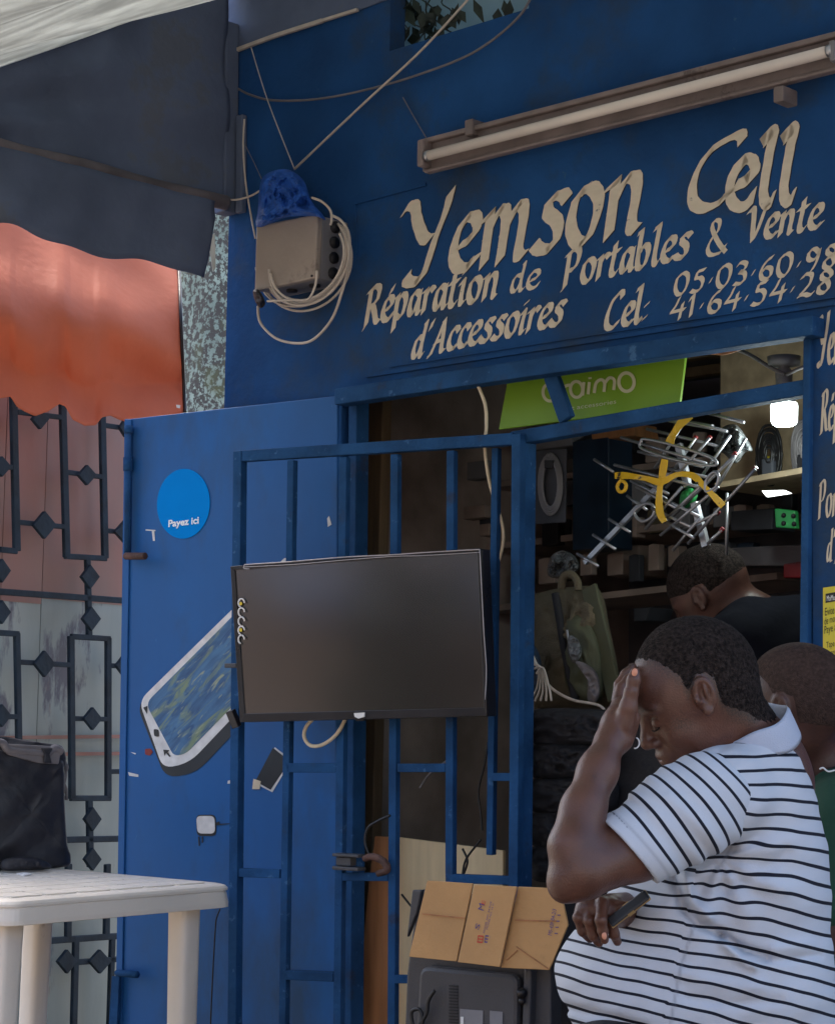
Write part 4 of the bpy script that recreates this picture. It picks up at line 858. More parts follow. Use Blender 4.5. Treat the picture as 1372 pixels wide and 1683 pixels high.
for k in range(46):
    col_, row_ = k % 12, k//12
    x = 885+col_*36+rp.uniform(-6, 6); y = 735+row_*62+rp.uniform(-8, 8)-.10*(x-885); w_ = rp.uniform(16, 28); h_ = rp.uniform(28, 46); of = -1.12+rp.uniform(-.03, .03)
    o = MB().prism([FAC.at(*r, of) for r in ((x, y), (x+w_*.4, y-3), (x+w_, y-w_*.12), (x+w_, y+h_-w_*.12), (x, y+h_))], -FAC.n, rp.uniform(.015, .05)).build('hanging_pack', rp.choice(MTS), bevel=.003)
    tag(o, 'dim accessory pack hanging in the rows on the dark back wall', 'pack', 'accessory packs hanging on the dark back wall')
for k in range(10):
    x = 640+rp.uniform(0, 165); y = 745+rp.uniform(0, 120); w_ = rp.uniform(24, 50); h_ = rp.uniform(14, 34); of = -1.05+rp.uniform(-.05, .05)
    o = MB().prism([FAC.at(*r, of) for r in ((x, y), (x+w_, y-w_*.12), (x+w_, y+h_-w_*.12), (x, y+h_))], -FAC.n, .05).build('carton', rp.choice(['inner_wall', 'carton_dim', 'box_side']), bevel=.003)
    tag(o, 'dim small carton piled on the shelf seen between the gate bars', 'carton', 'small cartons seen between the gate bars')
# backpack
bp_ = empty('backpack', FAC.at(945, 1160, -.3), 'khaki backpack with a dark zip standing behind the gate post', 'backpack')
crumple('pack_body', [(868, 990), (895, 972), (940, 965), (985, 970), (1003, 1040), (1018, 1120), (1010, 1158), (940, 1162), (872, 1158), (866, 1080)], FAC, -.42, .12, 'khaki', 3, .008, parent=bp_)
crumple('front_pocket', [(925, 1020), (960, 1015), (985, 1060), (992, 1140), (960, 1156), (925, 1120)], FAC, -.33, .05, 'olive_strap', 6, .006, parent=bp_)
MB().tube(spline([FAC.at(x, y, -.30) for x, y in ((912, 975), (918, 1010), (926, 1060), (936, 1110), (945, 1150))], 6), .011, 8).build('zip', 'black_cloth', bp_)
MB().tube(spline([FAC.at(x, y, -.34) for x, y in ((922, 968), (926, 948), (938, 944), (948, 955), (950, 970))], 6), .011, 8).build('handle', 'khaki', bp_)
MB().bar(FAC.at(968, 965, -.34), FAC.at(1012, 1150, -.30), .05, .012, FAC.n).build('strap', 'olive_strap', bp_, bevel=.003)
MB().tube(spline([FAC.at(x, y, -.29) for x, y in ((932, 1035), (934, 1050), (940, 1062))], 4), .004, 6).build('zip_pull', 'steel', bp_)
crumple('clear_bag', [(935, 1045), (950, 1052), (955, 1078), (942, 1090), (932, 1070)], FAC, -.25, .02, 'clear_bag', 9, .01, 'small clear sachet hanging on the khaki backpack', 'plastic bag')
crumple('grey_cloth', [(945, 1088), (965, 1092), (982, 1110), (985, 1140), (975, 1158), (965, 1150), (964, 1115)], FAC, -.22, .02, 'bag_grey', 4, .008, 'grey cloth strap hanging in front of the khaki backpack', 'cloth')
cable('white_cable', [FAC.at(x, y, -.2) for x, y in ((872, 1070), (885, 1100), (905, 1130), (940, 1150), (985, 1160), (1000, 1180))], .004, 'cable_white', 'white cable trailing below the khaki backpack towards the seated man')
for k in range(5):
    cable('white_cable', [FAC.at(x, y, -.21+.006*k) for x, y in ((869+3*k, 1075+8*k), (884+2*k, 1098), (882+5*k, 1130), (870+9*k, 1152))], .003, 'cable_white', 'thin white cable bundled beside the gate post under the backpack', group='thin white cables bundled beside the gate post')
crumple('striped_pack', [(868, 1060), (884, 1070), (890, 1100), (886, 1130), (868, 1150)], FAC, -.28, .04, 'blue_item', 7, .006, 'small dark blue pack beside the gate post under the backpack', 'pack')
# dark goods under the counter
cnt = empty('counter', FAC.p(FAC.uz(960, 1180)[0], 0, -.3), 'low counter behind the doorway draped in black cloth', 'counter')
MB().slab(FAC, FAC.uz(866, 1180)[0], uE-.1, 0.02, FAC.uz(900, 1165, -.12)[1], -.75, -.13).build('counter_body', 'black_cloth', cnt, bevel=.01)
for k in range(5):
    y = 1168+k*56; crumple('black_pouch', [(868, y+4), (900, y-4), (960, y-2), (1010, y+6), (1016, y+30), (1004, y+54), (940, y+58), (880, y+56), (864, y+30)], FAC, -.11, .05, 'black_cloth', 11+k, .012, ['topmost', 'second', 'third', 'fourth', 'lowest'][k]+' black padded pouch of the stack behind the gate post', 'pouch')
MB().tube([FAC.at(872, 1150, -.08), FAC.at(868, 1420, -.08)], .008, 8).build('grey_tube', 'bag_grey', cnt)
# pale board and brown board behind the gate
tag(MB().prism([FAC.at(*q, -.13) for q in ((655, 1376), (826, 1398), (826, 1700), (650, 1700))], -FAC.n, .012).build('plywood_board', 'pale_wood', bevel=.002), 'pale plywood board standing behind the gate bars', 'board')
tag(MB().prism([FAC.at(*q, -.10) for q in ((616, 1374), (642, 1376), (640, 1700), (582, 1700), (606, 1450))], -FAC.n, .015).build('wood_plank', 'orange_wood', bevel=.002), 'orange brown wooden plank leaning behind the gate beside the plywood', 'plank')
cable('black_plug_cable', [FAC.at(x, y, -.04) for x, y in ((802, 1220), (795, 1260), (786, 1300), (790, 1340), (792, 1365))], .003, 'cable_black', 'black plug cable hanging above the pale plywood')
cable('thin_black_cord', [FAC.at(x, y, -.03) for x, y in ((690, 1295), (706, 1272), (735, 1250))], .003, 'cable_grey', 'grey cord end poking between the gate bars below the television')
cable('thin_black_cord', [GATE.at(x, y, .02) for x, y in ((608, 1408), (600, 1385), (604, 1362), (620, 1350), (641, 1340))], .0035, 'cable_black', 'dark cord rising from the rusty latch')
cable('thin_black_cord', [FAC.at(x, y, -.05) for x, y in ((760, 1395), (768, 1415), (762, 1436))], .003, 'cable_black', 'short black cord crossing the plywood behind the gate')
cable('thin_black_cord', [FAC.at(x, y, -.05) for x, y in ((790, 1380), (766, 1412), (760, 1438))], .003, 'cable_black', 'second black cord crossing over the first on the plywood')
cable('thin_black_cord', [FAC.at(x, y, -.08) for x, y in ((660, 1470), (678, 1492), (690, 1500))], .003, 'cable_black', 'black cord lying across the plywood left of the cardboard')
# monitor back and cardboard in front
MP = Plane(P(665, 1180, 4.72), P(915, 1180, 4.50))
mn = empty('old_monitor', MP.at(790, 1700), 'grey back of an old flat monitor leaning below the cardboard', 'monitor')
o = MB().prism([MP.at(*q, 0) for q in ((686, 1462), (905, 1490), (905, 1700), (664, 1700), (668, 1600))], -MP.n, .05).build('rear_shell', 'tv_grey', mn, bevel=.006)
MB().prism([MP.at(q.x, q.y, .001) for q in rounded([(700, 1585, 0), (862, 1600, 0), (860, 1720, 0), (692, 1720, 0)], 18)], MP.n, .03).build('rear_bulge', 'tv_grey', mn, bevel=.01)
vt = MB()
for k in range(16): vt.bar(MP.at(738, 1620+k*5, .033), MP.at(752, 1621+k*5, .033), .003, .003, MP.n)
vt.build('vent_slots', 'black_hole', mn)
MB().prism([MP.at(*q, .032) for q in ((756, 1658), (794, 1661), (793, 1700), (755, 1700))], MP.n, .001).build('rating_label', 'label_grey', mn)
MB().prism([MP.at(*q, .034) for q in ((757, 1671), (762, 1671), (762, 1690), (757, 1690))], MP.n, .001).build('rating_label', 'label_white', mn)
MB().prism([MP.at(*q, .032) for q in ((805, 1661), (826, 1663), (826, 1690), (805, 1690))], MP.n, .001).build('rating_label', 'box_side', mn)
MB().tube([MP.at(857, 1632, .0), MP.at(857, 1632, .037)], .012, 10).tube([MP.at(857, 1645, .0), MP.at(857, 1645, .036)], .008, 10).build('mount_screw', 'tv_black', mn)
MB().bar(MP.at(872, 1592, .01), MP.at(868, 1720, .01), .02, .03, MP.n).build('side_ridge', 'tv_grey', mn, bevel=.005)
cable('monitor_cable', [MP.at(x, y, .05) for x, y in ((714, 1628), (704, 1645), (700, 1668), (682, 1690), (676, 1664), (690, 1660), (694, 1684), (680, 1700))], .0045, 'cable_black', 'tangled black cable on the back of the old monitor')
tag(MB().prism([MP.at(*q, .008) for q in ((683, 1462), (698, 1462), (690, 1500), (674, 1540))], MP.n, .015).build('grey_bracket', 'tv_grey', bevel=.003), 'dark grey bracket beside the top left corner of the cardboard', 'bracket')
CP = Plane(P(670, 1180, 4.62), P(920, 1180, 4.40))
cbx = empty('flattened_carton', CP.at(800, 1590), 'flattened brown cardboard carton with printed marks resting on the old monitor', 'cardboard')
fl3 = [[(704, 1447), (779, 1452), (752, 1580), (674, 1572)], [(781, 1454), (851, 1457), (823, 1589), (754, 1581)], [(853, 1457), (922, 1460), (935, 1520), (904, 1594), (825, 1590)]]
for k, q in enumerate(fl3):
    tz = (0.0, .006, .0)[k]
    o = MB().prism([CP.at(r[0], r[1], tz+(.008 if i in (1, 2) and k == 1 else 0)) for i, r in enumerate(q)], CP.n, .006).build('carton_panel', 'cardboard', cbx, bevel=.0015)
cre = MB().bar(CP.at(694, 1502, .0075), CP.at(764, 1509, .0075), .003, .002, CP.n).bar(CP.at(846, 1512, .0075), CP.at(914, 1514, .0075), .003, .002, CP.n).bar(CP.at(832, 1578, .0075), CP.at(850, 1562, .0075), .002, .002, CP.n).bar(CP.at(848, 1556, .0075), CP.at(900, 1592, .0075), .002, .002, CP.n)
cre.build('crease', 'orange_wood', cbx)
# printed marks (run up the panel)
def rtext(body, x0, y0, x1, y1, hpx, mt):   # text whose baseline runs between two pixels, letters rotated with it
    sanstext(body, CP, x0, y0, (x1, y1), hpx, mt, 'printed_mark', cbx, off=.0165, rot=True)
rtext('M', 794, 1497, 796, 1487, 11, 'ink_blue'); rtext('E', 796, 1488, 798, 1481, 7, 'ink_red')
rtext('S', 786, 1529, 789, 1520, 8, 'ink_blue')
for k, (a_, b_) in enumerate((((796, 1534), (808, 1482)), ((801, 1528), (812, 1486)), ((806, 1522), (815, 1496)), ((812, 1530), (818, 1500)), ((826, 1526), (834, 1490)), ((823, 1526), (829, 1488)))): rtext('MODEL NO. 24 SIZE'[:17-2*k], a_[0], a_[1], b_[0], b_[1], 3.2, 'ink_blue')
for k in range(3):
    x = 786+12*k; b = MB()
    for (a, c_) in (((x, 1538), (x+8, 1539)), ((x-1, 1543), (x+7, 1544)), ((x-2, 1548), (x+6, 1549))): b.bar(CP.at(*a, .0165), CP.at(*c_, .0165), .003, .0006, CP.n)
    b.bar(CP.at(x, 1537, .0168), CP.at(x-2, 1549, .0168), .0015, .0006, CP.n); b.bar(CP.at(x+8, 1538, .0168), CP.at(x+6, 1550, .0168), .0015, .0006, CP.n); b.build('printed_mark', 'ink_red' if k == 0 else 'ink_blue', cbx)
sanstext('MS-43MB4-2/3', CP, 906, 1538, (914, 1495), 7.5, 'ink_blue', 'printed_mark', cbx, off=.0075, rot=True)
for k in range(4): MB().bar(CP.at(911+k*1.5, 1534-k*10, .0075), CP.at(916+k*1.5, 1534-k*10, .0075), .002, .001, CP.n).build('printed_mark', 'ink_blue', cbx)
# yellow poster on the pillar
pt = empty('yellow_poster', FAC.at(1360, 1200), 'yellow paper notice taped on the blue pillar at the right edge', 'poster')
MB().prism([FAC.at(*q, .003) for q in ((1352, 966), (1470, 950), (1470, 1190), (1352, 1196))], FAC.n, .001).build('notice_sheet', 'poster_yellow', pt)
MB().prism([FAC.at(*q, .0045) for q in ((1356, 976), (1373, 973), (1373, 988), (1356, 991))], FAC.n, .0006).build('heading_block', 'black_hole', pt)
for s, x, y, x1, h_ in (('Evite les files', 1355, 1012, 1396, 13), ('de monnaie', 1354, 1027, 1386, 12), ('Paye avec', 1354, 1042, 1384, 13)): sanstext(s, FAC, x, y, (x1, y-10), h_, 'ink_red' if 0 else 'black_hole', 'notice_writing', pt, off=.005)
for s, x, y, x1, h_ in (('Tape *133#', 1357, 1065, 1390, 10), ('Entre le', 1357, 1080, 1382, 10), ('code', 1364, 1095, 1380, 10)): sanstext(s, FAC, x, y, (x1, y-8), h_, 'black_hole', 'notice_writing', pt, off=.005)
sanstext('MoMo', FAC, 1358, 988, (1371, 986), 9, 'sticker_text', 'notice_writing', pt, off=.006)
o = MB().hexa([(-9, -8, 0), (-8, -8, 0), (-8, 3.5, 0), (-9, 3.5, 0), (-9, -8, 3.4), (-8, -8, 3.4), (-8, 3.5, 3.4), (-9, 3.5, 3.4)]).build('street_wall', 'far_wall', bevel=.02); tag(o, 'brown rendered wall along the side street left of the viewer', 'wall')  # out of view, added so the glossy screen mirrors something brown
o = MB().hexa([(-7.99, -4, 2.1), (-6.8, -4, 1.75), (-6.8, 2.5, 1.75), (-7.99, 2.5, 2.1), (-7.99, -4, 2.2), (-6.8, -4, 1.95), (-6.8, 2.5, 1.95), (-7.99, 2.5, 2.2)]).build('street_awning', 'tarp_navy'); tag(o, 'dark awning on the brown side street wall', 'awning')  # out of view, added as a dark band in the screen's reflection
reflection_bush = empty('bush', (-4.75, 2.75, 0), 'dark leafy bush at the roadside left of the viewer', 'bush'); bm_ = MB(); rnd = random.Random(21)  # unseen foliage added as a dark shape in the screen's reflection
for k in range(1500):
    a = rnd.uniform(0, 6.28); e_ = rnd.uniform(-1, 1); rr = rnd.random()**.4; q = Vector((-4.75+math.cos(a)*math.cos(e_)*.5*rr, 2.75+math.sin(a)*math.cos(e_)*.5*rr, 1.2+math.sin(e_)*1.15*rr))
    d1 = Vector([rnd.uniform(-1, 1) for _ in range(3)]).normalized()*.06; d2 = d1.cross(Vector([rnd.uniform(-1, 1) for _ in range(3)])).normalized()*.035; bm_.add([q-d1, q+d2, q+d1, q-d2], [(0, 1, 2, 3)])
bm_.build('foliage', 'vine', reflection_bush); MB().tube([Vector((-4.75, 2.75, 0)), Vector((-4.74, 2.77, .8))], [.04, .02], 8).build('stem', 'bark', reflection_bush)
# the unseen far side of the street (lights and is mirrored in the glossy screen)
for k, (x, y, w_, h_, mt) in enumerate(((-9, -7, 9, 3.6, 'far_wall'), (1, -9, 8, 3.0, 'far_wall'))):
    o = MB().hexa([(x, y-1, 0), (x+w_, y-1, 0), (x+w_, y, 0), (x, y, 0), (x, y-1, h_), (x+w_, y-1, h_), (x+w_, y, h_), (x, y, h_)])
    o = o.build('street_wall', mt, bevel=.02); tag(o, ['long beige rendered wall across the street behind the viewer, left part', 'lower beige rendered wall across the street behind the viewer, right part'][k], 'wall')
# ================================================================ people (distance-field bodies meshed as one surface)
CB = Matrix(((rt.x, up.x, fw.x), (rt.y, up.y, fw.y), (rt.z, up.z, fw.z)))   # working frame: right, up, away
def C(px, py, t): return np.array([(px-CX)/FPX*t, (CY-py)/FPX*t, t])
def pr(rpx, t): return rpx*t/FPX
def unit(v): v = np.array(v, float); return v/np.linalg.norm(v)
def sm(a, b, k):
    h = np.clip(.5+.5*(b-a)/k, 0, 1); return b*(1-h)+a*h-k*h*(1-h)
def rc(p, a, b, r1, r2):         # tapered capsule
    ba = b-a; h = np.clip(((p-a)@ba)/(ba@ba), 0, 1); return np.linalg.norm(p-a-h[:, None]*ba, axis=1)-(r1+(r2-r1)*h)
def el(p, c, r, B=None):         # ellipsoid, B rows = axes
    q = p-c
    if B is not None: q = q@B.T
    r = np.array(r); k0 = np.linalg.norm(q/r, axis=1); k1 = np.linalg.norm(q/(r*r), axis=1); return k0*(k0-1)/np.maximum(k1, 1e-9)
def chainf(p, pts, rs, k=.008):
    d = None
    for i in range(len(pts)-1):
        e = rc(p, pts[i], pts[i+1], rs[i], rs[i+1]); d = e if d is None else sm(d, e, k)
    return d
def surf(fn, lo, hi, h):
    lo = np.array(lo); n = np.ceil((np.array(hi)-lo)/h).astype(int)+1; Bk = 8
    n = ((n+Bk-1)//Bk)*Bk; F = np.empty(n, np.float32)
    nb = n//Bk; gi = np.stack(np.meshgrid(*[np.arange(x) for x in nb], indexing='ij'), -1).reshape(-1, 3)
    cen = lo+(gi*Bk+Bk/2-.5)*h; dc = fn(cen); rad = Bk*h*.9+.012
    F = np.repeat(np.repeat(np.repeat(dc.reshape(nb).astype(np.float32), Bk, 0), Bk, 1), Bk, 2)
    act = gi[np.abs(dc) < rad]; loc = np.stack(np.meshgrid(*[np.arange(Bk)]*3, indexing='ij'), -1).reshape(-1, 3)
    for s in range(0, len(act), 800):
        idx = (act[s:s+800, None, :]*Bk+loc[None]).reshape(-1, 3); F[idx[:, 0], idx[:, 1], idx[:, 2]] = fn(lo+idx*h)
    F[F == 0] = 1e-6
    ins = F < 0; c = ins[:-1, :-1, :-1].astype(np.int8)
    cnt = np.zeros(c.shape, np.int8)
    offs = [(i, j, k) for i in (0, 1) for j in (0, 1) for k in (0, 1)]
    sl_ = lambda A, o: A[o[0]:A.shape[0]-1+o[0], o[1]:A.shape[1]-1+o[1], o[2]:A.shape[2]-1+o[2]]
    for o in offs: cnt += sl_(ins, o)
    cells = np.argwhere((cnt > 0) & (cnt < 8)); vid = -np.ones(cnt.shape, np.int64); vid[tuple(cells.T)] = np.arange(len(cells))
    acc = np.zeros((len(cells), 3)); num = np.zeros(len(cells))
    for a in range(8):
        for b in range(a+1, 8):
            oa, ob = np.array(offs[a]), np.array(offs[b])
            if np.abs(oa-ob).sum() != 1: continue
            ca = cells+oa; cb_ = cells+ob; fa_ = F[tuple(ca.T)]; fb_ = F[tuple(cb_.T)]; mk = (fa_ < 0) != (fb_ < 0)
            t = fa_[mk]/(fa_[mk]-fb_[mk]); acc[mk] += ca[mk]+(ob-oa)*t[:, None]; num[mk] += 1
    V = lo+acc/num[:, None]*h; faces = []
    for ax in range(3):
        o = [0, 0, 0]; o[ax] = 1
        A = ins[:-1, :-1, :-1]; Bb = ins[tuple(slice(o[i], ins.shape[i]-1+o[i]) for i in range(3))]
        e = np.argwhere(A != Bb); e = e[(e[:, (ax+1) % 3] > 0) & (e[:, (ax+2) % 3] > 0)]
        u_ = np.zeros(3, int); v_ = np.zeros(3, int); u_[(ax+1) % 3] = 1; v_[(ax+2) % 3] = 1
        q = np.stack([vid[tuple((e-u_-v_).T)], vid[tuple((e-v_).T)], vid[tuple(e.T)], vid[tuple((e-u_).T)]], 1)
        fl_ = ~A[tuple(e.T)]; q[fl_] = q[fl_][:, ::-1]; q = q[(q >= 0).all(1)]; faces.append(q)
    return V, np.concatenate(faces)
def sdfobj(name, fn, lo, hi, h, mt, parent, attrs=None):
    V, Fc = surf(fn, lo, hi, h); L = np.array(rootloc(parent)); Bm = np.array(CB); Wv = V@Bm.T+np.array(CAM)-L
    me = bpy.data.meshes.new(name); me.from_pydata(Wv.tolist(), [], Fc.tolist()); me.update()
    me.polygons.foreach_set('use_smooth', [True]*len(me.polygons))
    for an, af in (attrs or {}).items():
        at = me.attributes.new(an, 'FLOAT', 'POINT'); at.data.foreach_set('value', af(V).astype(np.float32))
    me.materials.append(M[mt]); o = bpy.data.objects.new(name, me); COL.objects.link(o); o.parent = parent; return o
def pxy(V): return V[:, 0]/V[:, 2]*FPX+CX, CY-V[:, 1]/V[:, 2]*FPX
def seg2(x, y, pts):
    d = np.full(x.shape, 1e9)
    for (ax, ay), (bx, by) in zip(pts[:-1], pts[1:]):
        vx, vy = bx-ax, by-ay; h = np.clip(((x-ax)*vx+(y-ay)*vy)/(vx*vx+vy*vy), 0, 1); d = np.minimum(d, np.hypot(x-ax-h*vx, y-ay-h*vy))
    return d
# skin and cloth materials
def skinmat(name, base, warm):
    mt = mat(name, base, .40, var=.0, col2=warm, scale=22, bump=.16, bscale=300, spec=.5, dirt=(tuple(c*.8 for c in base), 7, .6)); b = mt.node_tree.nodes['Principled BSDF']
    n = mt.node_tree; at = n.nodes.new('ShaderNodeAttribute'); at.attribute_name = 'stubble'; nz = n.nodes.new('ShaderNodeTexNoise'); nz.inputs['Scale'].default_value = 420; nz.inputs['Detail'].default_value = 3
    tc = n.nodes.new('ShaderNodeTexCoord'); n.links.new(tc.outputs['Object'], nz.inputs['Vector']); ad = n.nodes.new('ShaderNodeMath'); ad.operation = 'MULTIPLY_ADD'; n.links.new(nz.outputs['Fac'], ad.inputs[0]); ad.inputs[1].default_value = 1.6; n.links.new(at.outputs['Fac'], ad.inputs[2])
    rr = n.nodes.new('ShaderNodeMapRange'); n.links.new(ad.outputs[0], rr.inputs[0]); rr.inputs[1].default_value = 1.05; rr.inputs[2].default_value = 1.7
    mx = n.nodes.new('ShaderNodeMix'); mx.data_type = 'RGBA'; n.links.new(rr.outputs[0], mx.inputs[0]); lk_ = b.inputs['Base Color'].links[0].from_socket; n.links.new(lk_, mx.inputs[6]); mx.inputs[7].default_value = (.030, .018, .014, 1); n.links.new(mx.outputs[2], b.inputs['Base Color'])
    b.inputs['Subsurface Weight'].default_value = .08; b.inputs['Subsurface Radius'].default_value = (.008, .003, .002); b.inputs['Subsurface Scale'].default_value = .4; return mt
skinmat('skin', (.082, .033, .021), (.115, .047, .029)); skinmat('skin_dark', (.055, .025, .019), (.08, .035, .026))
skinmat('skin_lips', (.085, .038, .034), (.07, .03, .028))
mat('nail', (.62, .27, .17), .35, var=.05)
mat('hair', (.028, .021, .019), .95, var=.7, scale=150, bump=1.0, bscale=330, spec=.15)
mat('hair_grey', (.055, .034, .028), .85, var=.35, scale=140, bump=.6, bscale=330, spec=.2)
mat('trousers', (.018, .017, .02), .85, var=.2, bump=.3, bscale=200)
mat('tee_dark', (.006, .007, .012), .95, spec=.1, var=.2, scale=5, bump=.3, bscale=30)
mat('tee_green', (.012, .06, .035), .85, var=.15, scale=5, bump=.3, bscale=40)
def stripemat():
    mt = bpy.data.materials.new('striped_cloth'); mt.use_nodes = True; n = mt.node_tree; b = n.nodes['Principled BSDF']; b.inputs['Roughness'].default_value = .85; b.inputs['Specular IOR Level'].default_value = .25
    at = n.nodes.new('ShaderNodeAttribute'); at.attribute_name = 'stripe'; nz = n.nodes.new('ShaderNodeTexNoise'); nz.inputs['Scale'].default_value = 16
    tc = n.nodes.new('ShaderNodeTexCoord'); n.links.new(tc.outputs['Object'], nz.inputs['Vector'])
    def mth(op, a, b_=None, c_=None):
        x = n.nodes.new('ShaderNodeMath'); x.operation = op
        for i, v in enumerate((a, b_, c_)):
            if v is None: continue
            if hasattr(v, 'links'): n.links.new(v, x.inputs[i])
            else: x.inputs[i].default_value = v
        return x.outputs[0]
    f = mth('FRACT', mth('MULTIPLY_ADD', nz.outputs['Fac'], .06, at.outputs['Fac'])); d = mth('ABSOLUTE', mth('SUBTRACT', f, .5))
    lim = n.nodes.new('ShaderNodeMapRange'); n.links.new(d, lim.inputs[0]); lim.inputs[1].default_value = .095; lim.inputs[2].default_value = .125; lim.inputs[3].default_value = 1; lim.inputs[4].default_value = 0
    a2 = n.nodes.new('ShaderNodeAttribute'); a2.attribute_name = 'plain'; pl2 = mth('SUBTRACT', 1.0, a2.outputs['Fac'])
    fac = mth('MULTIPLY', lim.outputs[0], pl2)
    a3 = n.nodes.new('ShaderNodeAttribute'); a3.attribute_name = 'seam'
    mx = n.nodes.new('ShaderNodeMix'); mx.data_type = 'RGBA'; n.links.new(fac, mx.inputs[0]); mx.inputs[6].default_value = (.50, .535, .60, 1); mx.inputs[7].default_value = (.010, .012, .022, 1)
    m2 = n.nodes.new('ShaderNodeMix'); m2.data_type = 'RGBA'; n.links.new(mth('MULTIPLY', a3.outputs['Fac'], .7), m2.inputs[0]); n.links.new(mx.outputs[2], m2.inputs[6]); m2.inputs[7].default_value = (.12, .13, .17, 1)
    n.links.new(m2.outputs[2], b.inputs['Base Color'])
    w2 = n.nodes.new('ShaderNodeTexNoise'); w2.inputs['Scale'].default_value = 420; n.links.new(tc.outputs['Object'], w2.inputs['Vector']); bp = n.nodes.new('ShaderNodeBump'); bp.inputs['Strength'].default_value = .35; bp.inputs['Distance'].default_value = .002
    n.links.new(w2.outputs['Fac'], bp.inputs['Height']); n.links.new(bp.outputs[0], b.inputs['Normal']); M['striped'] = mt
stripemat(); mat('collar_cloth', (.42, .47, .58), .85, var=.05, bump=.3, bscale=400)

# ---- seated man in the striped polo shirt
HT = 3.34; HC = C(1130, 1118, HT)
hF = unit((-.905, -.38, -.18)); hU = np.array((-.38, .925, 0)); hU = unit(hU-hF*(hU@hF)); hL = np.cross(hF, hU); hL = hL if hL[2] < 0 else -hL
HB = np.array([hF, hU, hL]); mm = .001*1.012
def H(f, u, l=0): return HC+(hF*f+hU*u+hL*l)*mm
def headf(p, HC=HC, HB=HB, mm=mm, nose=True):
    q = (p-HC)@HB.T/mm; d = None
    def E(c, r): return el(q, np.array(c, float), r)
    d = E((-10, -2, 0), (104, 98, 78))
    d = sm(d, E((46, -28, 0), (52, 72, 60)), 20)
    d = sm(d, E((34, -92, 0), (50, 44, 52)), 22)
    d = sm(d, E((66, -122, 0), (24, 19, 26)), 18)
    d = sm(d, E((-8, -75, 0), (50, 48, 56)), 22)
    for s in (1, -1):
        d = sm(d, E((52, -66, 36*s), (30, 28, 22)), 14)
        d = sm(d, E((80, -16, 26*s), (14, 8, 24)), 9)
        d = -sm(-d, E((97, -38, 31*s), (15, 13, 17)), 10)
        d = sm(d, E((79, -39, 30*s), (13.5, 12, 14)), 4)
    d = sm(d, rc(q, np.array((88., -24, 0)), np.array((104., -66, 0)), 8, 12.5), 9)
    for s in (1, -1): d = sm(d, E((95, -71, 13*s), (12, 8, 8)), 6)
    d = sm(d, E((82, -96, 0), (16, 18, 28)), 10)
    d = sm(d, E((89, -93, 0), (10, 6, 20)), 4); d = sm(d, E((87, -106, 0), (10, 7, 18)), 4)
    d = np.maximum(d, -(E((103, -99.6, 0), (14, .7, 24))))
    for s in (1, -1):
        ec = np.array((6., -20, 79*s)); eu = unit((-.12, 1, .12*s)); ef = unit(np.cross(eu, (0, 0, 1.))); B = np.array([unit((1, .12, -.25*s)), eu, unit((.25, -.1, s*1.0))])
        e = el(q, ec, (19, 30, 7.5), B); hel = np.abs(el(q, ec+np.array((0, 0, 3*s)), (15.5, 25.5, 20), B))-3.2
        e = np.maximum(e, -el(q, ec+np.array((1., 4, 8*s)), (11, 19, 8), B))
        e = sm(e, el(q, ec+np.array((-2., 2, 4.5*s)), (4, 15, 3.5), B), 3)
        e = sm(e, el(q, ec+np.array((16., -4, 2*s)), (5, 8, 5)), 3); e = sm(e, el(q, ec+np.array((5., -27, 1*s)), (9, 9, 5.5)), 4)
        d = sm(d, e, 5)
    return d*mm
t1 = 3.33
neck = lambda p: sm(rc(p, C(1172, 1150, 3.345), C(1238, 1245, 3.39), pr(64, t1), pr(72, t1)), rc(p, C(1130, 1200, 3.345), C(1215, 1260, 3.39), pr(42, t1), pr(66, t1)), .03)
eL, wL = C(948, 1427, 3.10), C(1000, 1222, 3.21)
def upper_arm(p): return chainf(p, [C(1160, 1322, 3.25), C(1045, 1392, 3.15), C(962, 1432, 3.10)], [pr(50, 3.2), pr(53, 3.15), pr(43, 3.1)], .02)
def left_arm(p):
    d = chainf(p, [C(1160, 1322, 3.25), C(1045, 1392, 3.15), C(962, 1432, 3.10)], [pr(50, 3.2), pr(53, 3.15), pr(43, 3.1)], .02)
    e = chainf(p, [C(952, 1434, 3.10), C(944, 1392, 3.11), C(958, 1330, 3.14), C(982, 1268, 3.18), C(1001, 1222, 3.21)], [pr(42, 3.1), pr(38, 3.1), pr(32, 3.13), pr(28, 3.18), pr(24, 3.2)], .03)
    d = sm(d, e, .018); d = sm(d, el(p, C(926, 1452, 3.10), (.026, .030, .03)), .02)
    return d
